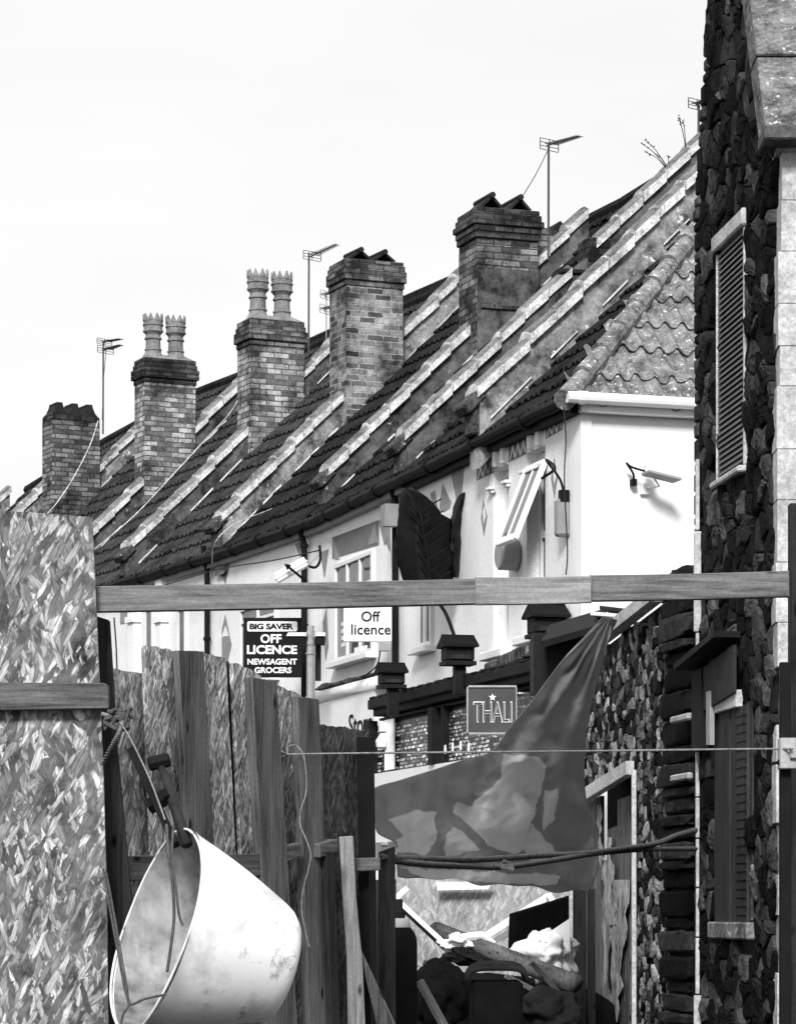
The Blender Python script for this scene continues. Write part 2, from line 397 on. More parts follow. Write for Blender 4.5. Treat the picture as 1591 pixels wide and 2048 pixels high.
HL = ['corner house of the terrace with white rendered end wall and zigzag painted front',
      'house with white framed upstairs window above the awning, next left of the corner house',
      'house in mid terrace with a black downpipe either side and painted diamonds',
      'terrace house with two crown-pot chimney, just left of the mid downpipe',
      'terrace house partly hidden behind the top of the tall board panel',
      'terrace house whose roof carries the aerial on the left chimney',
      'terrace house left of the chimney with three small caps',
      'farthest roof of the terrace at the left edge of the photo']
segs = [(0, 2), (2, 3), (3, 4), (4, 5), (5, 6), (6, 7), (7, 8), (8, 9)]
houses = []; FAC = []
for h, (i, j) in enumerate(segs):
    n = perp(EP[j]-EP[i]); pl = Plane((EP[i]+n*.14)[:2], (EP[j]+n*.14)[:2], (-n)[:2]); FAC.append(pl)
    t = thing('terraced_house', HL[h], 'house', (EP[i].x, EP[i].y, 0), group_h); houses.append(t)
    # walls: a solid with its top under the eaves; the first one is the white gable house
    a = EP[i]+n*.14; b = EP[j]+n*.14; ai = NN[i]*5.2; bj = NN[j]*5.2
    if h == 0:
        a = a+SS(0)*.02
        OPN = []      # openings of the front: (s0, s1, z bottom, z top)
        for xf, xn, yt, yb in ((986, 1017, 934, 1300), (1053, 1090, 898, 1268)):
            q0 = pl.hit(xf, yt); q1 = pl.hit(xn, yt); zt_ = pl.hit((xf+xn)/2, yt).z; zb_ = pl.hit((xf+xn)/2, yb).z
            OPN.append(((q0-b).dot(-pl.s), (q1-b).dot(-pl.s), zb_, zt_))
        Ls = (b-a).length-.02; us_ = (a-b).normalized(); mb = MB(); cuts = [0]+[v for o in OPN for v in o[:2]]+[Ls-.23]
        def slab(s0_, s1_, z0_, z1_): c_ = b+us_*(s0_+s1_)/2+n*.065; mb.box(V((c_.x, c_.y, (z0_+z1_)/2)), us_*(s1_-s0_)/2, n*.065, (0, 0, (z1_-z0_)/2))
        for k_ in range(len(cuts)-1):
            if k_ % 2 == 0: slab(cuts[k_], cuts[k_+1], 0, ZE-.1)
            else: o_ = OPN[k_//2]; slab(cuts[k_], cuts[k_+1], 0, o_[2]); slab(cuts[k_], cuts[k_+1], o_[3], ZE-.1)
        mb.build('front_wall', M['facade'], t)
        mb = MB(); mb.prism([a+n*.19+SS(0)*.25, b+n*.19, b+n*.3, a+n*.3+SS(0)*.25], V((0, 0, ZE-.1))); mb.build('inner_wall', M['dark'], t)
        mb = MB(); mb.prism([a, a+n*6.4, a+n*6.4+SS(0)*.247, a+SS(0)*.247], V((0, 0, ZE-.09)))
        mb.build('end_wall', M['white'], t)
    else:
        mb = MB(); mb.prism([a, b, b+bj, a+ai], V((0, 0, ZE-.1-max(ZD[i], ZD[j])))); mb.build('front_wall', M['facade'] if h < 3 else M['facade2'], t)
    # roof covering
    if h == 0:
        L = (EP[2]-EP[0]).length; LB = (EP[1]-EP[0]).length
        s = (EP[2]-EP[0]).normalized(); n0 = NN[0]
        def P(u, q, l): p = EP[0]+s*u+n0*q; return V((p.x, p.y, ZE-.05+q+l))
        mb = tiles(P, L, RR, lambda q: q*1.0, lambda q: L, .22, .15, seed=1); mb.build('roof', M['tile_dark'], t)
        def P2(u, q, l): p = EP[0]-s*.10+n0*u+s*q; return V((p.x, p.y, ZE-.13+q+l))
        mb = tiles(P2, 7.6, RR, lambda q: max(0, q-.10), lambda q: 7.6-q, .30, .165, .055, .035, seed=2); mb.build('hip_roof', M['tile_pale'], t)
        hp = MB()
        for k in range(15):
            q = -.05+k*.26; p0 = V((*(EP[0]+s*(q-.06)+n0*q)[:2], ZE-.02+q)); p1 = V((*(EP[0]+s*(q+.24)+n0*(q+.30))[:2], ZE-.05+q+.30))
            hp.tube([p0, p1], [.095, .082], 10)
        hp.build('hip_tiles', M['tile_pale'], t)
        bk = MB(); p0 = EP[0]+n0*RR+s*RR; p1 = EP[2]+n0*RR; p2 = EP[2]+n0*7.6; p3 = EP[0]+n0*7.6
        bk.add([V((p0.x, p0.y, ZE+RR)), V((p1.x, p1.y, ZE+RR)), V((p2.x, p2.y, ZE)), V((p3.x, p3.y, ZE))], [(0, 1, 2, 3)]); bk.build('rear_slope', M['tile_dark'], t, solid=.05)
    else:
        L = (EP[j]-EP[i]).length
        def P(u, q, l, i=i, j=j, L=L): return slope_pt(i, j, u/L, q, l)
        mb = tiles(P, L, RR, lambda q: .05, lambda q: L-.0, .24, .15, seed=h+3)
        mb.build('roof', M['tile_dark'] if h < 3 else M['tile_mid'], t)
        bk = MB(); c = [slope_pt(i, j, 0, RR), slope_pt(i, j, 1, RR), slope_pt(i, j, 1, RR*2), slope_pt(i, j, 0, RR*2)]
        c[2].z = c[3].z = ZE; bk.add(c, [(0, 1, 2, 3)]); bk.build('rear_slope', M['tile_dark'], t, solid=.05)
        # ridge tiles, some with a decorative crest
        rg = MB()
        for k in range(int(L/.3)+1):
            a0 = slope_pt(i, j, min(1, k*.3/L), RR, .03); a1 = slope_pt(i, j, min(1, (k*.3+.29)/L), RR, .03)
            if (a1-a0).length < .05: continue
            rg.tube([a0, a1], .09, 8)
            if h in (3, 4):
                d = (a1-a0)/4
                for m_ in range(4): rg.box(a0+d*(m_+.5)+V((0, 0, .11)), d*.3, V((.012, .012, 0)), (0, 0, .05))
        rg.build('ridge_tiles', M['tile_dark'], t)
    # gutter and eaves board
    g0 = V((*EP[i][:2], ZE-ZD[i])); g1 = V((*EP[j][:2], ZE-ZD[j])); d = (g1-g0).normalized()
    gm = MB(); nseg = 14; pts = [lerp(g0, g1, k/nseg)+V((0, 0, random.uniform(-.008, .008)-.05)) for k in range(nseg+1)]
    gm.tube(pts, .055, 10)
    for k in (3, 7, 11): gm.tube([pts[k]-d*.02, pts[k]+d*.02], .074, 10)
    gm.build('gutter', M['black'], t, smooth=False)
    eb = MB(); eb.box((g0+g1)/2+n*.10-V((0, 0, .10)), (g1-g0)/2, n*.05, (0, 0, .055)); eb.build('eaves_board', M['black_wood'] if h == 0 else M['paint_mid'], t)
# end wall gutter (white)
t = houses[0]; n0 = NN[0]; s0 = (EP[2]-EP[0]).normalized()
gm = MB(); a = V((*(EP[0]-s0*.16-n0*.04)[:2], ZE-.05)); b = a+n0*6.5+V((0, 0, -.02)); gm.tube([lerp(a, b, k/12) for k in range(13)], .05, 12)
for k in (0, 2, 4): gm.tube([lerp(a, b, .02+k*.08)-n0*.03, lerp(a, b, .02+k*.08)+n0*.03], .058, 12)
gm.build('end_gutter', M['gloss_white'], t)
fb = MB(); fb.box(a+n0*3.3+s0*.10-V((0, 0, .06)), n0*3.15, s0*.04, (0, 0, .045)); fb.build('fascia_board', M['gloss_white'], t)
cs = MB(); p = EP[0]+n0*.14+s0*.004; cs.box(V((p.x, p.y, (ZE-.1)/2))+n0*.045-s0*.0, n0*.048, s0*.01, (0, 0, (ZE-.14)/2)); cs.build('corner_bead', M['gloss_white'], t)
# parapet (party) walls with copings
def parapet(i, house, r0, r1, mat_, up=.34, thick=.28, copw=.36, seg=.34, skip=None, label=None, seed=0):
    rnd = random.Random(seed); n = NN[i]; s = SS(i); E = EP[i]
    def Q(r, z, o): p = E+n*r+s*o; return V((p.x, p.y, ZE-.05+PITCH*r+z-ZD[i]))
    mb = MB(); rows = 24
    face = []
    for k in range(rows): 
        r = r0+(r1-r0)*k/(rows-1); face.append(r)
    for o, flip in ((-thick/2, 0), (thick/2, 1)):
        g = []
        for z in (-.3, 0, .12, .25, up):
            g.append([Q(r, z, o+rnd.uniform(-.006, .006)) for r in face])
        if flip: g = g[::-1]
        mb.grid(g)
    # foot and top ends, and under the coping
    for r in (r0, r1): mb.add([Q(r, -.3, -thick/2), Q(r, -.3, thick/2), Q(r, up, thick/2), Q(r, up, -thick/2)], [(0, 1, 2, 3)])
    mb.add([Q(r0, up, -thick/2), Q(r0, up, thick/2), Q(r1, up, thick/2), Q(r1, up, -thick/2)], [(0, 1, 2, 3)])
    w = mb.build('party_wall', mat_, house)
    dz = seg/1.414; nk = int((r1-r0)/dz)+1; gap = .010; cp = MB(); cp.tops = []
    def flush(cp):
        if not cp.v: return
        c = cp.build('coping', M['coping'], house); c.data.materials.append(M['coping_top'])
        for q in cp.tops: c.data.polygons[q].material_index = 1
    for k in range(nk):
        ra = r0-.03+k*dz; rb = ra+dz-gap
        if skip and any(a < (ra+rb)/2 < b for a, b in skip): flush(cp); cp = MB(); cp.tops = []; continue
        j = rnd.uniform(-.014, .014); j2 = rnd.uniform(-.02, .02); h = copw/2; th_ = .075+rnd.uniform(-.01, .012); lf = .022
        bot = .10
        sec = [(-h, -.02), (-h, th_), (-h*.3, th_+.05), (h*.3, th_+.05), (h, th_), (h, -.02)]
        A = [Q(ra, up+z+lf+j, o+j2) for o, z in sec]; B = [Q(rb, up+z+j+rnd.uniform(-.006, .006), o+j2) for o, z in sec]
        for e in range(1, len(A)-1): A[e] = A[e]+V((rnd.uniform(-.01, .01), 0, rnd.uniform(-.006, .006)))
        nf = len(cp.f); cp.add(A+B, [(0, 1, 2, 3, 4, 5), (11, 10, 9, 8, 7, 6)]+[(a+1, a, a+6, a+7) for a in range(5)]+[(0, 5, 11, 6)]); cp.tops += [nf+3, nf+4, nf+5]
    flush(cp)
    kn = MB(); sd_ = (n+V((0, 0, 1))).normalized(); kn.box(Q(r0-.03, up-.02, 0)-n*.02, sd_*.12, s*.17, n.cross(s).cross(n).normalized()*0+(V((0, 0, 1))-n).normalized()*.055); kn.box(Q(r0+.02, up-.20, 0)-n*.03, n*.055, s*.13, (0, 0, .17))
    kn.build('kneeler', M['kneeler'], house, bevel=.02)
    # lead flashing along the foot of the wall
    L = r1-r0; r = r0+.1
    while r < r1-.2:
        l = rnd.uniform(.12, .4); o = -thick/2-.010; o2 = o-rnd.uniform(.004, .02); hh = rnd.uniform(.01, .028)
        fl = MB(); fl.add([Q(r, .05+hh, o), Q(r+l, .05+hh+rnd.uniform(-.01, .01), o), Q(r+l, .048, o2), Q(r, .048, o2)], [(0, 1, 2, 3)]); r += l+rnd.uniform(.05, .5)
        fl.build('flashing', M['lead'], house, solid=.006)
    return w
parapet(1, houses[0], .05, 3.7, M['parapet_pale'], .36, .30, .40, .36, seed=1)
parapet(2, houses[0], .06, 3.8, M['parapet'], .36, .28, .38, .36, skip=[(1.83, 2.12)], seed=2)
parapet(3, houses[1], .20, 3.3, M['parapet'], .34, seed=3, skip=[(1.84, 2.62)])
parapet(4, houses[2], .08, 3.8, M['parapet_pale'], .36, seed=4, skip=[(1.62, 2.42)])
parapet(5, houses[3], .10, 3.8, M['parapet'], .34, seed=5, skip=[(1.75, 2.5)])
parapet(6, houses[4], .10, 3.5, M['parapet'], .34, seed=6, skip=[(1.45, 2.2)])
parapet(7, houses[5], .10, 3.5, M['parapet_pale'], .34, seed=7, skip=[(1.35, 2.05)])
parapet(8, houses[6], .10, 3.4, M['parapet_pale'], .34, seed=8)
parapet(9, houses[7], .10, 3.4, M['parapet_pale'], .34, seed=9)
# chimney stacks: children of their house, pots as their sub-parts
def chimney(i, house, px, ytop, wpx, dep, prof, m, head_m, label=None):
    n = NN[i]; s = SS(i); E = EP[i]; k = (px-CX)/F
    r = (k*E.y-E.x)/(n.x-k*n.y); c = E+n*r; D = c.y; w = wpx/F*D/n.x; zt = (HY-ytop)/F*D+EYE
    zb = ZE+r-1.1; body = MB()
    body.box(V((c.x, c.y, (zb+zt)/2)), n*w/2, s*dep/2, (0, 0, (zt-zb)/2)); st = body.build('chimney_stack', m, house)
    head = MB(); z = zt
    for (hh, ex) in prof:
        ex *= .75
        head.box(V((c.x, c.y, z+hh/2)), n*(w/2+ex), s*(dep/2+ex), (0, 0, hh/2-.001)); z += hh
    head.build('chimney_head', head_m, st, bevel=.008)
    return dict(c=c, n=n, s=s, w=w, d=dep, D=D, ztop=z, st=st, r=r, zb=zb, zt=zt)
H = .072
c1 = chimney(3, houses[1], 996, 502, 123, .58, [(H, .0), (H, .03), (H, .045), (H, .075), (H, .045), (H*.8, .02)], M['brick_left'], M['brick_dark'])
c2 = chimney(4, houses[2], 732, 583, 112, .55, [(H, .02), (H, .05), (H, .05), (H, .03), (H*.7, .01)], M['brick'], M['brick_left'])
c3 = chimney(5, houses[3], 541, 699, 104, .48, [(H, .02), (H, .055), (H, .055), (H, .03), (H, .01)], M['brick_pale'], M['brick_left'])
c4 = chimney(6, houses[4], 330, 772, 98, .40, [(H, .02), (H, .06), (H, .06), (H, .03), (H, .01)], M['brick_pale'], M['brick_dark'])
c5 = chimney(7, houses[5], 142, 845, 90, .42, [(H, .0)], M['brick_left'], M['brick_dark'])
def crown_pot(c, off, h=.62, so=0):
    p = c['c']+c['n']*off+c['s']*so; M_ = Matrix.Translation(V((p.x, p.y, c['ztop']))); mb = MB()
    k = h/.62; pr = [(.20, 0), (.175, .05), (.14, .09), (.13, .12), (.145, .13), (.145, .145), (.128, .15), (.122, .27), (.145, .28), (.145, .30), (.125, .31), (.125, .34), (.155, .37), (.172, .38), (.172, .40), (.158, .405), (.160, .46), (.175, .465), (.175, .485), (.160, .49), (.164, .535)]
    pr = [(r_*.86, z_*k) for r_, z_ in pr]; mb.lathe(pr, M_, 24)
    r0 = pr[-1][0]; z0 = pr[-1][1]; m = 9; vs = []; fs = []
    for q in range(m*2):
        a = 2*math.pi*q/(m*2); z = z0+(.085*k if q % 2 else 0)
        for rr in (r0+.01*(q % 2), r0-.02): vs += [M_ @ V((rr*math.cos(a), rr*math.sin(a), z0-.01)), M_ @ V((rr*math.cos(a), rr*math.sin(a), z+.004))]
    for q in range(m*2):
        b = q*4; e = ((q+1) % (m*2))*4; fs += [(b, e, e+1, b+1), (b+2, b+3, e+3, e+2), (b+1, e+1, e+3, b+3)]
    mb.add(vs, fs)
    o = mb.build('chimney_pot', M['pot'], c['st'])
    me = o.data
    for q in range(len(me.polygons)-m*6, len(me.polygons)): me.polygons[q].use_smooth = False
for c in (c3, c4):
    fl = MB(); p = V((c['c'].x, c['c'].y, c['ztop'])); w, d = c['w']/2-.01, c['d']/2-.01; n, s = c['n'], c['s']
    b = [p+n*w*x+s*d*y for x, y in ((-1, -1), (1, -1), (1, 1), (-1, 1))]; q = [p+n*(w-.1)*x+s*(d-.1)*y+V((0, 0, .07)) for x, y in ((-1, -1), (1, -1), (1, 1), (-1, 1))]
    fl.add(b+q, [(0, 1, 5, 4), (1, 2, 6, 5), (2, 3, 7, 6), (3, 0, 4, 7), (4, 5, 6, 7)]); fl.build('flaunching', M['pot'], c['st'])
    for off in (-.185, .165): crown_pot(c, off, .69 if c is c3 else .66)
def tent_cap(c, off, w=.17, h=.15, tilt=0., seed=0):       # two ridge tiles leaning together over a flue
    n, s = c['n'], c['s']; p = V((c['c'].x, c['c'].y, c['ztop']))+n*off
    mb = MB(); D_ = c['d']*.42
    for sg in (-1, 1):
        a = p+n*(sg*w)+V((0, 0, .0)); b = p+V((0, 0, h))-n*sg*.01
        q = [a-s*D_, b-s*D_+V((0, 0, tilt)), b+s*D_+V((0, 0, tilt)), a+s*D_]
        mb.prism(q, (V((0, 0, 1))*w+n*sg*h).normalized()*.03)
    mb.tube([p-s*(D_+.03)+V((0, 0, h+.02+tilt)), p+s*(D_+.03)+V((0, 0, h+.03+tilt))], .035, 8)
    mb.build('flue_cap', M['pot_dark'], c['st'])
for off in (-.17, .17): tent_cap(c1, off, .12, .11, .02)
for off in (-.17, .15): tent_cap(c2, off, .13, .10, .0)
def mitre_cap(c, off, h=.2):
    p = V((c['c'].x, c['c'].y, c['ztop']))+c['n']*off; n, s = c['n'], c['s']; mb = MB(); w = .115
    pr = [(-1.25, 0), (-.75, .06), (-.4, .15), (-.36, h), (.36, h), (.4, .15), (.75, .06), (1.25, 0)]
    mb.prism([p+n*w*x-s*c['d']*.45+V((0, 0, z)) for x, z in pr], s*c['d']*.9)
    for q in (-.3, 0, .3): mb.box(p+n*w*q+V((0, 0, h+.012)), n*.012, s*c['d']*.4, (0, 0, .018))
    mb.build('flue_cap', M['pot_dark'], c['st'])
for off in (-.25, .0, .24): mitre_cap(c5, off, .17)
# patch of render low on chimney 1, string course
pt = MB(); p = V((c1['c'].x, c1['c'].y, 0)); za = (HY-765)/F*33.8+EYE; zb_ = (HY-540)/F*33.8+EYE
pt.box(p-c1['s']*(.29+.012)+V((0, 0, (za+zb_)/2)), c1['n']*(c1['w']/2-.004), c1['s']*.013, (0, 0, (zb_-za)/2)); pt.build('render_patch', M['parapet'], c1['st'])
zz = (HY-614)/F*33.7+EYE; pt = MB(); pt.box(p-c1['s']*(.29+.03)-c1['n']*.06+V((0, 0, zz)), c1['n']*c1['w']*.38, c1['s']*.02, (0, 0, .022)); pt.build('string_course', M['brick_dark'], c1['st'])
# rear stacks seen over the ridge beside chimney 1 and on the nearest party walls
def stub(house, i, r, w, d, z0, z1, m, off=0):
    n = NN[i]; s = SS(i); c = EP[i]+n*r+s*off; mb = MB(); mb.box(V((c.x, c.y, (z0+z1)/2)), n*w/2, s*d/2, (0, 0, (z1-z0)/2)); return mb.build('chimney_stack', m, house), c
D_ = 34.2
st, c = stub(houses[1], 3, 3.02, .75, .5, 8.2, (HY-447)/F*D_+EYE, M['brick_left'], .42)
mb = MB(); 
for o in (.10, .2): mb.prism([V((c.x, c.y, (HY-447)/F*D_+EYE))+NN[3]*(o-.02+x)+V((0, 0, z))-SS(3)*.2 for x, z in ((-.11, 0), (0, .11), (.11, 0))], SS(3)*.4)
mb.build('flue_cap', M['pot_dark'], st)
st, c = stub(houses[0], 2, 2.10, .24, .32, 7.6, (HY-478)/F*30.6+EYE, M['brick_dark'])
n = NN[2]; c = EP[2]+n*1.86; z = (HY-592)/F*30.6+EYE; mb = MB()
mb.lathe([(.12, -.25), (.12, 0), (.15, .05), (.14, .12), (.12, .17), (.15, .2), (0, .2)], Matrix.Translation(V((c.x, c.y, z))), 16)
pot = mb.build('flue_pot', M['pot_dark'], st, smooth=True)
mb = MB(); mb.box(V((c.x, c.y, z+.225)), n*.17, SS(2)*.17, (0, 0, .022)); mb.build('slab_cap', M['pot_dark'], st, bevel=.008)
# ------------------------------------------------------------------ wall paint, windows, pipes on the fronts
def paint(h, pts, m, off=.004, thick=.003, name='painted_shape'):
    pl = FAC[h]; mb = MB(); q = [pl.hit(x, y, off) for x, y in pts]; mb.prism(q, -pl.n*thick); return mb.build(name, m, houses[h])
def zx4(p): return (750+p[0]*.44, 780+p[1]*.44)
for a in ([(775, 150), (848, 105), (848, 180), (775, 222)], [(605, 240), (685, 200), (685, 290), (605, 328)], [(460, 345), (537, 295), (537, 375), (460, 412)]):
    pp = [zx4(p) for p in a]; paint(0, pp, M['paint_grey'])
    tl, tr, br, bl = [V((*p, 0)) for p in pp]
    for k in range(3):
        f0 = .06+k*.3; q = []
        for fx, fy in ((f0, .92), (f0+.17, .14), (f0+.30, .80), (f0+.26, .90), (f0+.17, .38), (f0+.03, .98)):
            p = lerp(lerp(tl, tr, fx), lerp(bl, br, fx), fy); q.append((p.x, p.y))
        paint(0, q, M['facade'], .009, .003)
for a in ([(490, 495), (508, 575), (493, 665), (480, 580)], [(813, 305), (828, 400), (812, 490), (797, 400)], [(250, 470), (270, 455), (285, 545), (262, 535)], [(290, 540), (305, 425), (340, 500)],
          [(345, 385), (404, 350), (392, 470), (370, 510)], [(20, 590), (68, 570), (68, 740), (45, 690)], [(290, 545), (345, 500), (340, 535), (310, 555)]):
    paint(0 if a[0][0] > 180 else 1, [zx4(p) for p in a], M['paint_mid'])
for a in ([(487, 555), (495, 530), (500, 580), (493, 610)], [(808, 380), (815, 350), (820, 400), (812, 430)]):
    paint(0, [zx4(p) for p in a], M['facade'], .009)
def window(h, x0, x1, yt0, yt1, yb0, yb1, m=None, rec=.10, bars=1, mull=1, sill=True, sash=None):
    """opening given by pixels on the front: left x, right x, their tops and bottoms"""
    pl = FAC[h]; A = pl.hit(x0, yt0); B = pl.hit(x1, yt1); C_ = pl.hit(x1, yb1); D_ = pl.hit(x0, yb0)
    zt = (A.z+B.z)/2; zb = (C_.z+D_.z)/2; A.z = B.z = zt; C_.z = D_.z = zb; u = (B-A); L = u.length; u.normalize(); n = pl.n
    mb = MB(); c = (A+C_)/2; hh = (zt-zb)/2; fw = .045
    fr = MB(); o = n*.012
    for (cc, hx, hz) in ((V((c.x, c.y, zt-fw/2)), L/2, fw/2), (V((c.x, c.y, zb+fw/2)), L/2, fw/2)): fr.box(cc+o, u*hx, n*.03, (0, 0, hz))
    for e in (A+u*fw/2, B-u*fw/2): fr.box(V((e.x, e.y, (zt+zb)/2))+o, u*fw/2, n*.03, (0, 0, hh-fw))
    for k in range(1, mull+1):
        e = lerp(A, B, k/(mull+1)); fr.box(V((e.x, e.y, (zt+zb)/2))+o, u*fw*.45, n*.026, (0, 0, hh-fw))
    for k in range(1, bars+1):
        z = lerp(zt, zb, k/(bars+1)) if sash is None else lerp(zt, zb, sash); fr.box(V((c.x, c.y, z))+o, u*(L/2-fw), n*.022, (0, 0, fw*.4))
    f = fr.build('window', m or M['upvc'], houses[h], bevel=.004)
    g = MB(); g.box(c+n*.006, u*(L/2-.01), n*.004, (0, 0, hh-.01)); g.build('pane', M['glass'], f)
    if sill:
        s_ = MB(); s_.box(V((c.x, c.y, zb-.035))+n*.05, u*(L/2+.06), n*.07, (0, 0, .03)); s_.build('sill', M['gloss_white'], f, bevel=.006)
    return f
# house 0: two tall recessed sashes between pilasters with small capitals
def recess(o):
    """sash set back in the opening, capitals at both jambs, bracketed lintel and sill"""
    s0_, s1_, zb, zt = o; pl = FAC[0]; base = EP[2]+perp(EP[2]-EP[0])*.14; us_ = -pl.s; n = pl.n
    A = base+us_*s0_; B = base+us_*s1_; c = (A+B)/2; L = s1_-s0_; zz = (zt+zb)/2
    w_ = MB()
    for e in (A+us_*.03, B-us_*.03): w_.box(V((e.x, e.y, zz))-n*.13, us_*.03, n*.02, (0, 0, (zt-zb)/2-.003))
    for z in (zt-.04, lerp(zt, zb, .45), zb+.04): w_.box(V((c.x, c.y, z))-n*.131, us_*(L/2-.06), n*.016, (0, 0, .03))
    g = w_.build('window', M['gloss_white'], houses[0]); p = MB(); p.box(V((c.x, c.y, zz))-n*.14, us_*(L/2-.05), n*.004, (0, 0, (zt-zb)/2-.02)); p.build('pane', M['glass'], g)
    for e in (A, B):
        q = MB()
        for ww, dd, z in ((.045, .035, .0), (.06, .06, .03)): q.box(V((e.x, e.y, zt-.20+z))+n*dd*.5-us_*(.0 if e is A else -.0), us_*ww, n*dd*.5, (0, 0, .0145))
        q.build('capital', M['facade'], g, bevel=.006)
    for sg in (-.1, .12):
        l = MB(); l.box(V((c.x, c.y, zt+.13))+n*.02+us_*sg, us_*.035, n*.025, (0, 0, .12)); l.build('lintel_bracket', M['facade'], g, bevel=.008)
    s_ = MB(); s_.box(V((c.x, c.y, zb-.045))+n*.05, us_*(L/2+.10), n*.06, (0, 0, .04)); s_.build('sill', M['facade'], g, bevel=.01)
    return g
recess(OPN[0]); rw = recess(OPN[1])
# open top hung sash swinging out
pl = FAC[0]; mb = MB(); T0 = pl.hit(1053, 938, .02); T1 = pl.hit(1090, 930, .02); u = (T1-T0).normalized(); Lw = .62
c0 = (T0+T1)/2; dn = (V((0, 0, -1))*.90+pl.n*.36).normalized(); hgt = .74; c0 = V((c0.x, c0.y, T0.z)); sd = dn.cross(u).normalized()
fr = MB(); wv = V((u.x, u.y, 0))*.24
for e in (-1, 1): fr.box(c0+wv*e+dn*hgt/2, u*.03, sd*.022, dn*hgt/2)
for e in (.02, hgt-.02): fr.box(c0+dn*e, wv, sd*.022, dn*.035)
fr.box(c0+dn*hgt*.5, u*.012, sd*.015, dn*hgt*.46)
f = fr.build('open_sash', M['gloss_white'], rw, bevel=.004); g = MB(); g.box(c0+dn*hgt/2, wv*.9, sd*.003, dn*hgt*.46); g.build('pane', M['glass'], f)
window(0, 840, 868, 1120, 1112, 1300, 1288, mull=1, bars=0)
# house 1: white casement with grey panel above
paint(1, [(664, 1075), (757, 1040), (757, 1090), (664, 1118)], M['paint_grey'], name='painted_panel')
for a in ([(665, 1075), (678, 1118), (668, 1118)], [(757, 1045), (770, 1030), (776, 1075), (768, 1090)], [(640, 1105), (656, 1098), (648, 1155)], [(645, 1245), (652, 1215), (656, 1290), (650, 1322)], [(735, 1090), (748, 1048), (755, 1085)]):
    paint(1, a, M['paint_mid'], .008)
window(1, 674, 750, 1130, 1100, 1330, 1300, mull=2, bars=1, sash=.30)
for k in range(4): # things standing on the inner sill show as pale strips
    paint(1, [(680+2, 1245+k*14), (690, 1242+k*14), (690, 1250+k*14), (682, 1253+k*14)], M['upvc'], .016, .002, name='window_sticker')
paint(1, [(708, 1296), (734, 1290), (734, 1318), (708, 1324)], M['sign_white'], .016, .002, name='window_sticker')
# house 2
paint(2, [(450, 1228), (463, 1290), (450, 1345), (437, 1290)], M['paint_mid']); paint(2, [(450, 1252), (457, 1272), (443, 1274)], M['facade'], .008)
paint(2, [(437, 1128), (461, 1120), (450, 1170)], M['paint_mid']); paint(2, [(590, 1088), (602, 1083), (600, 1118)], M['paint_mid'])
window(2, 484, 556, 1215, 1200, 1370, 1345, mull=1, bars=1, sash=.2)
# house 3
for x in (300, 366): 
    window(3, x-8, x+10, 1215, 1210, 1420, 1415, mull=0, bars=1, sill=False)
for x in (275, 330):
    pl = FAC[3]; e = pl.hit(x, 1300); mb = MB(); mb.box(V((e.x, e.y, (e.z+4.9)/2-.6))+pl.n*.05, pl.s*.11, pl.n*.05, (0, 0, 1.5)); mb.box(V((e.x, e.y, pl.hit(x, 1240).z))+pl.n*.06, pl.s*.14, pl.n*.07, (0, 0, .04)); mb.build('pilaster', M['facade'], houses[3])
paint(3, [(240, 1225), (262, 1222), (262, 1245), (240, 1248)], M['paint_mid']); paint(3, [(310, 1222), (335, 1215), (335, 1238), (310, 1240)], M['paint_mid'])
def downpipe(h, px, y0, y1, off=.07, r=.036, swan=True):
    pl = FAC[h]; a = pl.hit(px, y0, off); b = pl.hit(px, y1, off); b = V((a.x, a.y, b.z)); mb = MB()
    pts = ([a+pl.n*.05+V((0, 0, .22)), a+pl.n*.04+V((0, 0, .12))] if swan else [])+[a, b]; mb.tube(pts, r, 10)
    z = a.z
    while z > b.z: mb.tube([V((a.x, a.y, z-.04)), V((a.x, a.y, z+.0))], r*1.35, 10); z -= .9
    o = mb.build('downpipe', M['black'], houses[h], smooth=False); return o
downpipe(1, 790, 1000, 1400); downpipe(2, 608, 1088, 1420); downpipe(3, 414, 1128, 1420)
hp = MB(); p = FAC[1].hit(792, 1030, .10); hp.prism([p+FAC[1].s*x+V((0, 0, z)) for x, z in ((-.09, .1), (.09, .1), (.06, -.12), (-.06, -.12))], FAC[1].n*.14); hp.build('hopper', M['paint_mid'], houses[1])
# lower part of house 1: projecting white shop box with rolled awning and broken ledge
pl = FAC[1]; A = pl.hit(790, 1372); B = pl.hit(618, 1420)
sh = MB(); u = (B-A).normalized(); L = 3.2
a0 = V((A.x, A.y, 0)); sh.box(a0+u*L/2+pl.n*.11+V((0, 0, 1.93)), u*L/2, pl.n*.11, (0, 0, 1.93)); sh.build('shop_front', M['gloss_white'], houses[1])
aw = MB(); p0 = pl.hit(762, 1364, .20); p1 = pl.hit(622, 1400, .20); aw.tube([p0, p1], .07, 14); aw.build('awning_roll', M['gloss_white'], houses[1], smooth=True)
lg = MB()
for k in range(14):
    p = lerp(p0, p1, k/14)+V((0, 0, .11))-pl.n*.12; lg.box(p, u*.11, pl.n*random.uniform(.10, .16), (0, 0, random.uniform(.012, .03)))
lg.build('lead_ledge', M['parapet'], houses[1], bevel=.01)
e0 = pl.hit(745, 1472, .225); e1 = pl.hit(600, 1480, .225)
d_ = V((e0.x-e1.x, e0.y-e1.y, 0)); text('Convenience', V((e1.x, e1.y, e0.z+.06)), d_*.66, V((0, 0, .15)), M['black'], houses[1], 'shop_lettering', .0, .9); text('Store', V((e1.x, e1.y, e0.z+.03))+d_*.69, d_*.31, V((0, 0, .24)), M['black'], houses[1], 'shop_lettering', .0, .9)
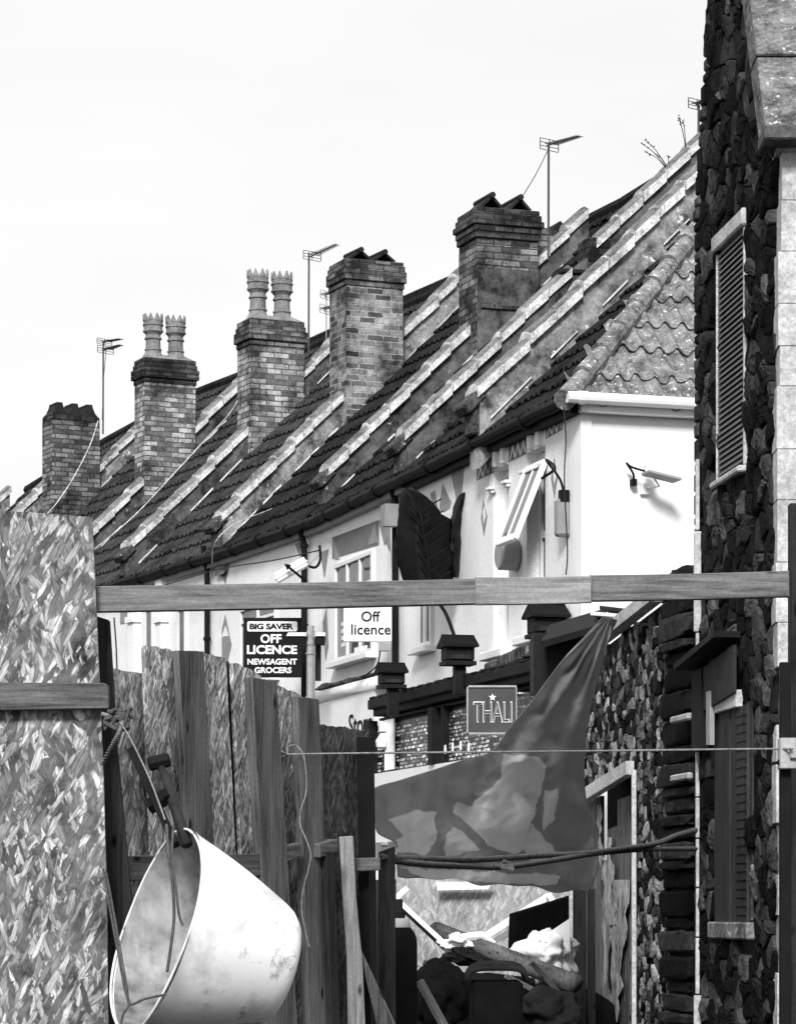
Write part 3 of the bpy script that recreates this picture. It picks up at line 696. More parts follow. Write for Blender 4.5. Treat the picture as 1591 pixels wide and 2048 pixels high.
# ------------------------------------------------------------------ shop front of the corner house
pl = FAC[0]; hs = houses[0]
def on(px, py, off): return pl.hit(px, py, off)
fa = MB(); a = on(1150, 1300, .36); b = on(742, 1412, .36); zf = (on(1060, 1328, .36).z+on(745, 1415, .36).z)/2
b.z = a.z = zf; u = (b-a).normalized(); Lf = (b-a).length; cc = (a+b)/2
fa.box(V((cc.x, cc.y, zf))-pl.n*.16, u*Lf/2, pl.n*.20, (0, 0, .05)); fa.box(V((cc.x, cc.y, zf-.07))-pl.n*.18, u*(Lf/2-.03), pl.n*.17, (0, 0, .05))
for k in range(22): fa.box(lerp(a, b, (k+.5)/22)+V((0, 0, .06))-pl.n*.05, u*.085, pl.n*.09, (0, 0, .012+.01*random.random()))
fa.build('cornice', M['black_wood'], hs, bevel=.01)
fm = MB(); fm.box(V((cc.x, cc.y, zf-.19))-pl.n*.25, u*(Lf/2-.05), pl.n*.13, (0, 0, .07)); fm.box(V((cc.x, cc.y, zf-.15))-pl.n*.10, u*(Lf/2-.05), pl.n*.03, (0, 0, .012)); fm.build('fascia', M['black_wood'], hs)
zb = on(800, 1540, .30).z
def sx(px): # point along the shop line for a pixel
    p = on(px, 1450, .27); return V((p.x, p.y, 0))
gl = MB(); p0 = sx(750); p1 = sx(1150); cg = (p0+p1)/2; gl.box(V((cg.x, cg.y, (zf-.2+zb)/2))-pl.n*.03, (p1-p0)/2, pl.n*.01, (0, 0, (zf-.2-zb)/2)); gl.build('shop_window', M['mosaic'], hs)
mu = MB()
for px, wd in ((748, .06), (875, .07), (1100, .10), (893, .02)):
    mu = MB(); p = sx(px); mu.box(V((p.x, p.y, (zf-.15+zb)/2))+pl.n*(.03 if wd > .03 else 0), u*wd, pl.n*.05, (0, 0, (zf-.15-zb)/2)); mu.build('mullion', M['black_wood'], hs)
sr = MB(); sr.box(V((cg.x, cg.y, zb-.35))-pl.n*.08, (p1-p0)/2, pl.n*.13, (0, 0, .347)); sr.build('stall_riser', M['gloss_white'], hs)
ct = MB(); p = sx(783)
for k in range(9): ct.tube([V((p.x, p.y, zb+.02))+u*(.14-.034*k)+pl.n*.02, V((p.x, p.y, zb+.02))+u*(.14-.034*k)+pl.n*.02+V((0, 0, .50))], .016, 6)
ct.build('net_curtain', M['gloss_white'], hs)
lp = MB(); p = sx(776); lp.box(V((p.x, p.y, zf-.24))+pl.n*.05, u*.04, pl.n*.04, (0, 0, .045)); lp.lathe([(.03, .0), (.08, -.08), (.07, -.14), (.0, -.16)], Matrix.Translation(V((p.x, p.y, zf-.30))+pl.n*.05), 10); lp.build('shop_lamp', M['gloss_white'], hs)
for px, yy in ((890, 1500), (905, 1495), (921, 1492), (937, 1496), (857, 1490)):
    b_ = MB(); q = on(px, yy, .31); b_.lathe([(0, -.04), (.010, -.036), (.012, 0), (.010, .036), (.0, .05)], Matrix.Translation(q), 8); b_.build('hanging_bulb', M['gloss_white'], hs)
# window-sill ledge stones under the first floor
lg = MB()
for k in range(9):
    p = on(1075-k*9, 1290+k*4, .12); lg.box(p-V((0, 0, .06)), u*.09, pl.n*.14, (0, 0, random.uniform(.03, .06)))
lg.build('ledge_stones', M['parapet'], hs, bevel=.012)
# ------------------------------------------------------------------ small things on the fronts
def lantern(px, py, wpx, D, label, box_h=.30):
    """little black house shaped lantern box on a bracket post"""
    wpx *= .84; c = at(px, py+6, D); w = wpx/F*D/2; t = thing('house_lantern', label, 'lantern', c-V((0, 0, .55)), 'little roofed lanterns along the corner front')
    X = V((.97, .24, 0)); Y = V((-.24, .97, 0)); h = w*.42
    mb = MB(); mb.box(c+V((0, 0, 0)), X*w*.86, Y*w*.7, (0, 0, h)); mb.build('lantern_box', M['black_wood'], t, bevel=.012)
    mb = MB()
    for sg in (-1, 1):
        mb.prism([c+X*w*1.05*e+Y*sg*w*1.0+V((0, 0, h*.9)) for e in (-1, 1)]+[c+X*w*.98*e+V((0, 0, h*2.5)) for e in (1, -1)], V((0, 0, .02)))
    for e in (-1, 1): mb.prism([c+X*w*.9*e+Y*w*.8+V((0, 0, h*.95)), c+X*w*.9*e-Y*w*.8+V((0, 0, h*.95)), c+X*w*.9*e+V((0, 0, h*2.3))], X*.02*e)
    mb.box(c+V((0, 0, h*2.5)), X*w*1.0, Y*.02, (0, 0, .014)); mb.build('lantern_roof', M['black'], t)
    mb = MB(); mb.box(c-V((0, 0, h+.02)), X*w*.95, Y*w*.78, (0, 0, .018)); mb.box(c-V((0, 0, h+.16))+X*w*.1, X*.05, Y*.05, (0, 0, .14)); mb.build('bracket', M['black_wood'], t)
    mb = MB(); mb.box(c-Y*(w*.7+.006)-V((0, 0, h*.45)), X*w*.6, Y*.006, (0, 0, h*.30)); mb.build('glass', M['dark'], t)
    return t
lantern(1092, 1246, 92, 25.6, 'black house-shaped lantern highest and nearest, under the white end wall corner')
lantern(915, 1303, 80, 27.2, 'black house-shaped lantern in the middle, at the foot of the leaf stem')
lantern(782, 1352, 66, 28.9, 'black house-shaped lantern lowest of the three, right of the awning roll')
# alarm boxes
pl = FAC[0]
t = MB(); c = pl.hit(1030, 1110, .02); Mx = Matrix.Translation(c) @ pl.n.to_track_quat('Z', 'Y').to_matrix().to_4x4()
t.lathe([(0, .16), (.12, .16), (.14, .145), (.14, 0), (0, 0)][::-1], Mx, 40); tag(t.build('alarm_box', M['grey_plastic'], None), 'round grey alarm drum under the open sash on the zigzag front', 'alarm box')
t = MB(); c = pl.hit(1124, 1036, .05); t.box(c, pl.s*.06, pl.n*.06, (0, 0, .16)); al = tag(t.build('alarm_box', M['grey_plastic'], None, bevel=.02), 'narrow upright grey alarm box beside the corner below the gooseneck lamp', 'alarm box')
# gooseneck lamp by the corner
base = pl.hit(1127, 985, .05); tip = pl.hit(1082, 945, .55)
gt = thing('gooseneck_lamp', 'thin dark gooseneck lamp arm arching out above the open sash', 'lamp', base)
mb = MB(); mid = (base+tip)/2+V((0, 0, .18)); P_ = spline([base, base+V((0, 0, .12))+pl.n*.04, base+V((0, 0, .27))+pl.n*.16, tip+V((0, 0, .04))-pl.n*.12, tip-V((0, 0, .05))], 18); mb.tube(P_, .012, 6); mb.build('arm', M['black'], gt)
mb = MB(); mb.box(base-V((0, 0, .03)), pl.s*.03, pl.n*.04, (0, 0, .05)); mb.build('wall_bracket', M['black'], gt)
# cctv floodlight on the white wall
W0 = Plane((EP[0]+NN[0]*.14)[:2], (EP[0]+NN[0]*4)[:2], (0, -1))
bp = W0.hit(1290, 975, 0)
ct = thing('security_light', 'white security light on a bent arm with a black cable on the white end wall', 'security light', bp)
N_ = W0.n; U_ = V((W0.s.x, W0.s.y, 0)); U_ = U_ if U_.x > 0 else -U_
mb = MB(); q = W0.hit(1297, 940, .14); mb.box(q, U_*.035, N_*.05, (0, 0, .055)); mb.build('sensor_box', M['gloss_white'], ct, bevel=.01)
mb = MB(); q0 = W0.hit(1290, 945, .22); q1 = W0.hit(1354, 961, .30); mb.box((q0+q1)/2, (q1-q0)/2, N_*.10, (0, 0, .012)); mb.build('lamp_panel', M['grey_plastic'], ct, bevel=.004)
mb = MB(); mb.tube([W0.hit(1288, 978, .0), W0.hit(1318, 972, .12), W0.hit(1308, 958, .2)], .010, 6); mb.box(W0.hit(1290, 978, .01), U_*.045, N_*.012, (0, 0, .045)); mb.build('arm', M['gloss_white'], ct)
mb = MB(); mb.tube(spline([W0.hit(1266, 966, .02), W0.hit(1266, 948, .03), W0.hit(1253, 927, .08), W0.hit(1262, 934, .1), W0.hit(1292, 943, .13)], 20), .011, 6); mb.box(W0.hit(1266, 965, .03), U_*.022, N_*.03, (0, 0, .028)); mb.build('cable', M['black'], ct)
# CCTV style box lamp on house 1 with arrow bracket
c = at(582, 1140, 32.3); d = V((.86, .1, .50)).normalized(); sd = V((0, 1, 0)); upv = d.cross(sd).normalized()
cc = thing('cctv_camera', 'pale box shaped security camera tilted up beside the downpipe', 'camera', at(612, 1165, 32.3))
mb = MB(); mb.box(c, d*.19, sd*.06, upv*.055); mb.build('camera_body', M['gloss_white'], cc, bevel=.01)
mb = MB(); mb.box(c+upv*-.004, d*.20, sd*.068, upv*.010); mb.build('sun_shield', M['upvc'], cc)
mb = MB(); mb.tube([at(572, 1130, 32.1), at(612, 1163, 32.3)], .014, 6); p = at(568, 1127, 32.1); q = (at(612, 1163, 32.3)-p).normalized(); r_ = q.cross(V((0, 1, 0))); mb.prism([p, p+q*.08+r_*.045, p+q*.08-r_*.045], V((0, .02, 0))); mb.build('bracket', M['black'], cc)
mb = MB(); mb.tube(spline([at(612, 1130, 32.5), at(630, 1135, 32.5), at(640, 1120, 32.5), at(639, 1092, 32.6)], 12), .016, 6); mb.build('cable', M['black'], cc)
# signs
def sign(name, label, x0, y0, x1, y1, D, face, depth=.06, yaw=0.):
    c = at((x0+x1)/2, (y0+y1)/2, D); w = (x1-x0)/F*D/2; h = (y1-y0)/F*D/2; X = V((math.cos(yaw), math.sin(yaw), 0)); Y = V((-X.y, X.x, 0))
    t = thing(name, label, 'sign', c-V((0, 0, h))); mb = MB(); mb.box(c, X*w, Y*depth/2, (0, 0, h)); mb.build('panel', face, t, bevel=.006)
    def P(px, py, o=.0): return c+X*((px-(x0+x1)/2)/F*D)+V((0, 0, ((y0+y1)/2-py)/F*D))-Y*(depth/2+.002+o)
    def T(body, xa, ya, xb, yb, m, off=0., sp=1., o=.0, nm='lettering'):
        a = P(xa, yb, o); text(body, a, X*((xb-xa)/F*D), V((0, 0, (yb-ya)/F*D)), m, t, nm, off, sp)
    def Rct(xa, ya, xb, yb, m, nm='painted_panel', o=.0, bev=0):
        mb = MB(); mb.prism([P(xa, ya, o), P(xb, ya, o), P(xb, yb, o), P(xa, yb, o)], -Y*.003); return mb.build(nm, m, t)
    return t, P, T, Rct, X, Y
t, P, T, Q, X, Y = sign('shop_sign', 'black BIG SAVER off licence newsagent grocers sign', 487, 1236, 603, 1355, 33.0, M['sign_black'])
mb = MB(); r_ = 3; pts = []
for (cx_, cy_, a0) in ((591, 1247, 0), (498, 1247, 90), (498, 1260, 180), (591, 1260, 270)):
    for k in range(4): a = R(a0+k*30); pts.append(P(cx_+3.5*math.cos(a), cy_-3.5*math.sin(a)))
mb.prism(pts, -Y*.003); mb.build('name_plate', M['sign_white'], t)
T('BIG SAVER', 499, 1247.5, 587, 1259.5, M['letters_black'], .04, .92, .004)
T('OFF', 521, 1269, 563, 1287, M['sign_white'], .03); T('LICENCE', 494, 1291, 594, 1309, M['sign_white'], .035)
T('NEWSAGENT', 495, 1318, 594, 1330, M['sign_white'], .03); T('GROCERS', 509, 1335, 583, 1347, M['sign_white'], .03)
t, P, T, Q, X, Y = sign('shop_sign', 'white projecting Off licence sign with black lettering', 687, 1211, 783, 1284, 30.3, M['sign_white'])
T('Off', 722, 1223, 760, 1244, M['letters_black'], .012); T('licence', 702, 1249, 781, 1270, M['letters_black'], .012)
mb = MB(); mb.box(P(767, 1293)+Y*.05, X*.05, Y*.05, (0, 0, .045)); mb.build('transformer', M['grey_plastic'], t)
mb = MB(); mb.tube(spline([P(760, 1300)+Y*.1, P(752, 1330)+Y*.2, P(722, 1352)+Y*.3], 10), .008, 5); mb.build('cable', M['black'], t)
t, P, T, Q, X, Y = sign('restaurant_sign', 'square grey THALI box sign with a small star and pale rim', 934, 1374, 1033, 1470, 25.9, M['sign_grey'], .12)
mb = MB()
for (xa, ya, xb, yb) in ((936, 1372, 1032, 1376.5), (936, 1466, 1032, 1470.5)): mb.prism([P(xa, ya, .012), P(xb, ya, .012), P(xb, yb, .012), P(xa, yb, .012)], Y*.145)
for (xa, xb) in ((932.5, 936), (1030, 1033)): mb.prism([P(xa, 1375, .012), P(xb, 1375, .012), P(xb, 1467, .012), P(xa, 1467, .012)], Y*.145)
mb.build('rim', M['grey_metal'], t, bevel=.003)
T('THALI', 945.5, 1404, 1023, 1446, M['sign_white'], .012, .95); T('THALI', 947, 1406, 1021.5, 1444, M['sign_grey'], -.012, 1.0, .005)
mb = MB(); sc_ = P(984, 1396); pts = []
for k in range(10):
    a = R(90+36*k); rr = .034 if k % 2 == 0 else .015; pts.append(sc_+X*rr*math.cos(a)+V((0, 0, rr*math.sin(a))))
mb.prism(pts, -Y*.004); mb.build('star', M['sign_white'], t)
mb = MB(); a = at(1033, 1386.5, 25.9); b = V((at(1076, 1386, 25.9).x, 25.9, a.z)); mb.box((a+b)/2, (b-a)/2, Y*.012, (0, 0, .008)); mb.build('bracket', M['gloss_white'], t)
# street lamp style pole at the awning
b0 = at(621, 1400, 31.5); t = thing('lamp_post', 'grey metal pole with a flat twin flood light in front of the awning', 'street lamp', V((b0.x, b0.y, 0)))
mb = MB(); tp = at(621, 1262, 31.5); mb.tube([V((b0.x, b0.y, 0)), tp], .043, 12); mb.tube([at(621, 1252, 31.5), at(621, 1268, 31.5)], .036, 12); mb.tube([at(621, 1282, 31.5), at(621, 1290, 31.5)], .052, 12); mb.tube([at(621, 1306, 31.5), at(621, 1309, 31.5)], .055, 12); mb.build('pole', M['grey_metal'], t)
for xa, xb in ((570, 612), (628, 650)):
    mb = MB(); pts = [at(xa+6, 1265, 31.4), at(xb, 1265, 31.4), at(xb, 1272, 31.4), at(xa+2, 1272, 31.4)]; mb.prism(pts, V((0, .25, 0))); f = mb.build('lamp_head', M['gloss_white'], t)
    mb = MB(); mb.prism([at(xa+2, 1272.5, 31.42), at(xb, 1272.5, 31.42), at(xb-2, 1288, 31.42), at(xa, 1288, 31.42)], V((0, .2, 0))); mb.build('lamp_glass', M['black'], f)
mb = MB(); mb.box(at(636, 1320, 31.7), V((.03, 0, 0)), V((0, .05, 0)), (0, 0, .22)); mb.build('control_box', M['dark'], t)
# giant leaf sculpture
lt = thing('leaf_sculpture', 'giant dark ribbed leaf standing out from the zigzag painted front', 'sculpture', at(905, 1275, 27.9))
def leafblade(outline, mid, D0, dD, name):
    """outline closed left side then right side as rows (xl, xr, y); folded along the midrib"""
    mb = MB(); rows = []
    for (xl, xr, y) in outline:
        row = []
        for k in range(17):
            f = k/16; x = lerp(xl, xr, f); xm = lerp(xl, xr, mid)
            vein = math.sin((y+abs(x-xm)*.9)*.20)*.02; row.append(at(x, y+random.uniform(-.5, .5), D0+dD*abs(f-mid)*1.2+vein))
        rows.append(row)
    mb.grid(rows); return mb.build(name, M['leaf'], lt, solid=.012, smooth=True)
ol = [(806, 828, 977), (804, 838, 985), (803, 848, 995), (801, 862, 1008), (800, 872, 1020), (799, 884, 1030), (797, 893, 1040), (796, 890, 1052), (794, 899, 1065), (793, 900, 1080), (793, 902, 1095), (794, 904, 1110), (797, 905, 1125), (802, 906, 1140), (806, 906, 1155), (814, 900, 1175), (826, 888, 1195), (838, 872, 1208)]
ol = [(a-random.uniform(0, 2), b+random.uniform(-5, 4)+(12 if 1038 < c < 1060 else 0), c) for a, b, c in ol]
leafblade(ol, .40, 28.2, .35, 'leaf_blade')
ol = [(924, 939, 985), (914, 930, 1000), (908, 926, 1015), (906, 924, 1030), (900, 921, 1045), (898, 921, 1065), (899, 922, 1085), (900, 920, 1105), (900, 918, 1130), (903, 914, 1155)]
leafblade(ol, .5, 28.4, .3, 'side_leaf')
mb = MB(); mb.tube(spline([at(836, 1000, 28.15), at(846, 1060, 28.12), at(856, 1120, 28.12), at(862, 1180, 28.14), at(890, 1225, 28.0), at(908, 1272, 27.7)], 24), [.012]*10+[.018]*14, 7); mb.build('stem', M['leaf'], lt)
mb = MB()
for k in range(7):
    y = 1010+k*24; xm = 838+k*3.5
    for sg, ln in ((-1, 30+k), (1, 46)): mb.tube(spline([at(xm, y+18, 28.14), at(xm+sg*ln*.5, y, 28.10+.1), at(xm+sg*ln*.95, y-12, 28.2+.1)], 7), .007, 5)
mb.build('veins', M['leaf'], lt)
# ------------------------------------------------------------------ aerials
def aerial(px, ytop, ybot, D, heads, label, m='aerial', guy=None, r=.014):
    a = at(px, ybot, D); t = thing('tv_aerial', label, 'aerial', a, 'television aerials on the roofs')
    mb = MB(); mb.tube([a, at(px+.5, ytop, D)], r, 7); mb.build('mast', M[m], t)
    for (hx, hy, w, h, bx, by) in heads:   # grid reflector and a boom going to (bx,by)
        c = at(hx, hy, D); W = w/F*D/2; Hh = h/F*D/2; X = V((.97, .22, 0)); mb = MB()
        for k in range(4):
            z = -Hh+2*Hh*k/3
            if 1: mb.tube([c-X*W+V((0, 0, z+.012)), c+X*W+V((0, 0, z-.02))], .0045, 4)
        for e in (-1, 0, 1): mb.tube([c+X*W*e+V((0, 0, -Hh-.01*e)), c+X*W*e+V((0, 0, Hh-.012*e))], .0055, 4)
        mb.build('reflector', M[m], t)
        b = at(bx, by, D-.6); d = b-c; sd = V((0, .0, 1)).cross(d).normalized(); mb = MB(); mb.tube([c-d*.08, b], .010, 5)
        nel = 13
        for k in range(1, nel+1):
            p = c+d*(k/nel); mb.tube([p-sd*.09*(1-.4*k/nel), p+sd*.09*(1-.4*k/nel)], .0045, 4); mb.tube([p-V((0, 0, .02)), p+V((0, 0, .02))], .004, 4)
        mb.build('boom', M[m], t)
    if guy:
        mb = MB(); mb.tube(spline([at(*g) for g in guy], 10), .005, 4); mb.build('guy_wire', M[m], t)
    return t
aerial(206, 682, 868, 46.0, [(209, 683, 30, 11, 240, 678), (211, 699, 32, 14, 240, 690)], 'twin headed aerial on a mast behind the leftmost chimney', guy=[(212, 705, 46), (207, 760, 46), (204, 840, 46)])
aerial(617, 505, 705, 40.9, [(624, 511, 36, 17, 672, 489)], 'tall aerial between the tall-pot chimney and the second brick chimney')
aerial(1096, 288, 520, 33.6, [(1098, 289, 38, 22, 1157, 272)], 'tallest aerial, right beside the rendered brick chimney', guy=[(1094, 302, 33.6), (1070, 350, 33.6), (1038, 402, 33.9)])
aerial(1396, 210, 300, 31.5, [(1394, 208, 38, 20, 1430, 195)], 'aerial half hidden by the dark stone building')
aerial(652, 590, 720, 42.0, [(650, 589, 19, 16, 662, 584), (649, 618, 20, 17, 661, 612)], 'small pale double aerial behind the second brick chimney', 'aerial_pale', r=.008)
# brackets / cables over the roofs
def cable(pts, r, m, label, n=30, grp=None):
    mb = MB(); mb.tube(spline([at(*p) for p in pts], n), r, 5); return tag(mb.build('cable', M[m], None), label, 'cable', grp)
cable([(196, 842, 45.8), (180, 890, 45.6), (150, 950, 45.2), (118, 1000, 44.9), (93, 1030, 44.7)], .009, 'coping', 'pale cable hanging from the leftmost chimney down across its roof')
cable([(478, 796, 41.5), (455, 832, 41.2), (410, 880, 40.9), (350, 945, 40.4), (270, 1030, 39.6), (190, 1098, 38.9)], .008, 'coping', 'long pale cable running down the roof between the two crown-pot chimneys')
cable([(650, 958, 35.6), (560, 1010, 36.0), (470, 1048, 35.2), (430, 1085, 35.0), (424, 1125, 35.8)], .006, 'coping', 'thin cable looping over the eaves above the painted diamond')
cable([(1127, 815, 25.2), (1131, 880, 25.2), (1128, 960, 25.2), (1134, 1100, 25.2), (1131, 1150, 25.2)], .006, 'dark', 'thin dark wire down the corner edge of the zigzag front')
cable([(640, 1100, 33.3), (550, 1120, 34.2), (430, 1140, 36), (300, 1180, 38)], .008, 'dark', 'dark wire sagging along the fronts under the gutter')
cable([(228, 1235, 36), (232, 1290, 36), (234, 1340, 36)], .010, 'dark', 'dark cable dropping behind the fence at the left')
# bits of plant on the top of the nearest roof line
def sprig(px, py, D, label, n=4):
    t = MB(); base = at(px, py, D); rnd = random.Random(px)
    for k in range(n):
        e = base+V((rnd.uniform(-.42, .05), rnd.uniform(-.1, .1), rnd.uniform(.10, .38))); m_ = (base+e)/2+V((0, 0, .04)); pts = spline([base, m_, e], 8); t.tube(pts, .004, 4)
        for q in pts[5:]:
            for z in range(2):
                d = V((rnd.uniform(-1, .6), rnd.uniform(-.5, .5), rnd.uniform(-.3, 1))).normalized()*rnd.uniform(.02, .035); s_ = d.cross(V((0, 1, .2))).normalized()*.006
                t.add([q, q+d*.5+s_, q+d, q+d*.5-s_], [(0, 1, 2, 3)])
    return tag(t.build('roof_weed', M['dark'], None), label, 'plant')
sprig(1338, 345, 30.8, 'spindly weed with small seed heads sprouting on the highest coping', 5); sprig(1372, 305, 30.9, 'small tuft of weed beside the slab at the top of the roofline', 3)
# ------------------------------------------------------------------ stone walls built of separate stones
def clip(poly, p, nrm):
    out = []
    for i in range(len(poly)):
        a, b = poly[i], poly[(i+1) % len(poly)]; da = (a[0]-p[0])*nrm[0]+(a[1]-p[1])*nrm[1]; db = (b[0]-p[0])*nrm[0]+(b[1]-p[1])*nrm[1]
        if da <= 0: out.append(a)
        if (da < 0) != (db < 0) and abs(da-db) > 1e-9:
            t = da/(da-db); out.append((a[0]+(b[0]-a[0])*t, a[1]+(b[1]-a[1])*t))
    return out
def rubble(O, U, W, N, u1, v1, su, sv, inside, depth=.03, seed=1, gap=.006, jit=.44, drop=.22):
    """pillowed voronoi stones over the rectangle (0..u1, 0..v1)"""
    rnd = random.Random(seed); nu = int(u1/su)+2; nv = int(v1/sv)+2; pts = {}
    for i in range(-1, nu+1):
        for j in range(-1, nv+1): pts[i, j] = ((i+.5+(.5 if j % 2 else 0)+rnd.uniform(-jit, jit))*su, (j+.5+rnd.uniform(-jit, jit))*sv)
    for k_ in [k_ for k_ in pts if rnd.random() < drop]: del pts[k_]
    mb = MB()
    for i in range(0, nu):
        for j in range(0, nv):
            if (i, j) not in pts: continue
            c = pts[i, j]
            if not inside(c[0], c[1]): continue
            poly = [(c[0]-su*2.6, c[1]-sv*2.6), (c[0]+su*2.6, c[1]-sv*2.6), (c[0]+su*2.6, c[1]+sv*2.6), (c[0]-su*2.6, c[1]+sv*2.6)]
            for di in (-3, -2, -1, 0, 1, 2, 3):
                for dj in (-3, -2, -1, 0, 1, 2, 3):
                    if (di or dj) and (i+di, j+dj) in pts:
                        q = pts[i+di, j+dj]; m = ((c[0]+q[0])/2, (c[1]+q[1])/2); d = (q[0]-c[0], q[1]-c[1]); l = math.hypot(*d)
                        poly = clip(poly, (m[0]-d[0]/l*gap, m[1]-d[1]/l*gap), d)
            if len(poly) < 3: continue
            # subdivide outline and roughen
            out = []
            for k in range(len(poly)):
                a, b = poly[k], poly[(k+1) % len(poly)]
                out.append((lerp(a[0], b[0], .12), lerp(a[1], b[1], .12))); out.append((lerp(a[0], b[0], .5)+rnd.uniform(-.08, .08)*su*.3, lerp(a[1], b[1], .5)+rnd.uniform(-.08, .08)*sv*.3))
                out.append((lerp(a[0], b[0], .88), lerp(a[1], b[1], .88)))
            n = len(out); dp = depth*rnd.uniform(.35, 1.6); tu = rnd.uniform(-.5, .5)*dp; tv = rnd.uniform(-.5, .5)*dp; vs = []
            for sc, h in ((1, -.02), (.97, dp*.55), (.80, dp*.9), (.42, dp)):
                for (a, b) in out:
                    du = (a-c[0])*sc; dv = (b-c[1])*sc; hh = h
                    if h > 0: hh += (du/su*tu+dv/sv*tv)*1.2+rnd.uniform(-.22, .22)*dp
                    vs.append(O+U*(c[0]+du)+W*(c[1]+dv)+N*hh)
            vs.append(O+U*c[0]+W*c[1]+N*dp*1.02); fs = []
            for q in range(3):
                for k in range(n): fs.append((q*n+k, q*n+(k+1) % n, (q+1)*n+(k+1) % n, (q+1)*n+k))
            for k in range(n): fs.append((3*n+k, 3*n+(k+1) % n, 4*n))
            if U.cross(W).dot(N) < 0: fs = [f[::-1] for f in fs]
            mb.add(vs, fs)
    return mb
Z = V((0, 0, 1))
# tall dark stone building at the right
DA, DB = 18.5, 16.55
A = at(1398, HY, DA); B = at(1552, HY, DB); SB = Plane(A[:2], B[:2], (-1, 0)); Lb = (B-A).length
stb = thing('stone_building', 'tall dark rubble stone building with pale corner stones at the right edge', 'building', V((A.x, A.y, 0)))
U = SB.s; N = SB.n; O = V((A.x, A.y, 0))
HT = 9.0
def shear(z): return 0
mb = MB(); back = V((.99, .12, 0)).normalized()*3
e = -N*.015
pass
def uv_of(px, py): p = SB.hit(px, py); return ((p-O).dot(U), p.z)
EDGE = [(0., 0.)]+[uv_of(*q) for q in ((1397, 600), (1398, 430), (1406, 320), (1410, 240), (1417, 140), (1424, 20), (1436, -200))]; EDGE.append((EDGE[-1][0]+.1, HT))
def umin(z):
    for a_, b_ in zip(EDGE, EDGE[1:]):
        if a_[1] <= z <= b_[1]: return max(0, lerp(a_[0], b_[0], (z-a_[1])/(b_[1]-a_[1]+1e-9)))
    return EDGE[-1][0]
mb.prism([O+U*max(0, u_)+Z*z_+e for u_, z_ in EDGE]+[O+U*Lb+Z*HT+e, O+U*Lb+e], back); mb.build('core', M['mortar'], stb)
# window zones in wall coordinates
wins = []
for (xa, xb, ya, yb) in ((1437, 1492, 460, 960), (1432, 1506, 1400, 1872)):
    a = uv_of(xa, (ya+yb)/2)[0]; b = uv_of(xb, (ya+yb)/2)[0]; m = (xa+xb)/2; zt = uv_of(m, ya+ (12 if ya < 500 else 8))[1]; zb = uv_of(m, yb-12 if ya < 500 else yb)[1]
    wins.append((a, b, zb, zt))
def ins(u, v):
    for a, b, c, d in wins:
        if a-.02 < u < b+.02 and c-.02 < v < d+.02: return False
    return u > umin(v)-.03 and u < Lb+.02
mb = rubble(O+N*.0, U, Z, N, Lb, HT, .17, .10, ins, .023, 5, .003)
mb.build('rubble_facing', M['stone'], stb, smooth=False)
# ragged far edge: stones of the return face at the corner, stepping in towards the top
cq = MB(); z = 0; rnd = random.Random(4); k = 0
while z < HT:
    h = rnd.uniform(.06, .15); rgt = z
    off = .0 if z < 5.9 else 0
    rr_ = rnd.uniform(.0, .012)*(1 if z > 5 else .4); cq.box(O+U*(umin(z)-.02)-N*.03+Z*(z+h/2), N*(.045+rr_), U*.06, Z*(h/2-.003)); z += h; k += 1
cq.build('corner_stones', M['stone'], stb, bevel=.012)
# thin pale edge of the corner
pe = MB(); z = .0
while z < 4.1:
    h = rnd.uniform(.25, .5); ww = rnd.choice((.010, .012, .022)); p = at(1394, HY, DA-.09); pe.box(V((p.x, p.y, z+h/2)), V((ww, 0, 0)), V((0, .02, 0)), Z*(h/2-.004)); z += h
pe.build('pale_edge', M['quoin'], stb, bevel=.004)
# shutters
for k, (a, b, zb, zt) in enumerate(wins):
    c = O+U*(a+b)/2; hw = (b-a)/2; fr = MB(); 
    if k == 0:
        for e, ww in ((a, .012), (b, .02)): fr.box(O+U*e+N*.004+Z*(zb+zt)/2, U*ww, N*.014, Z*((zt-zb)/2))
        fr.box(c+N*.01+Z*(zt+.03), U*(hw+.04), N*.03, Z*.05); fr.box(c+N*.02+Z*(zb-.02), U*(hw+.02), N*.035, Z*.02)
    else:
        fr.box(c+N*.02+Z*(zb+.03), U*(hw+.03), N*.03, Z*.05); f2 = MB(); f2.box(O+U*b+N*.006+Z*(zb+.25), U*.012, N*.010, Z*.16); f2.build('window_surround', M['parapet_pale'], stb, bevel=.006)
        f2 = MB(); f2.box(c+N*.02+Z*(zt+.015)-U*hw*.2, U*hw*.75, N*.03, Z*.05); f2.build('window_surround', M['quoin'], stb, bevel=.006)
    f = fr.build('window_surround', M['quoin'] if k == 0 else M['parapet_pale'], stb, bevel=.01)
    sh = MB(); n = int((zt-zb)/.035)
    if k == 0:
        for q in range(n):
            z = zb+.03+(zt-zb-.06)*q/n; sh.prism([c+U*(-hw+.03)+Z*z+N*.016, c+U*(hw-.03)+Z*z+N*.016, c+U*(hw-.03)+Z*(z+.026)+N*.004, c+U*(-hw+.03)+Z*(z+.026)+N*.004], -N*.006)
        sh.box(c+Z*(zb+zt)/2-N*.008, U*(hw-.02), N*.006, Z*((zt-zb)/2-.02))
    else:
        for q in range(2):
            cc_ = c+U*hw*(-.47+.92*q); sh.box(cc_+Z*(zb+zt)/2+N*.012, U*hw*.42, N*.012, Z*((zt-zb)/2-.03))
        for q in range(int(n/1.5)): sh.box(c+U*hw*.6+Z*(zb+.08+q*.05)+N*.027, U*hw*.26, N*.002, Z*.008)
        sh.box(c+U*0+Z*(zb+zt)/2+N*.0, U*hw*.98, N*.006, Z*((zt-zb)/2-.01))
    sh.build('shutter', M['louvre'] if k == 0 else M['shutter_dark'], f)
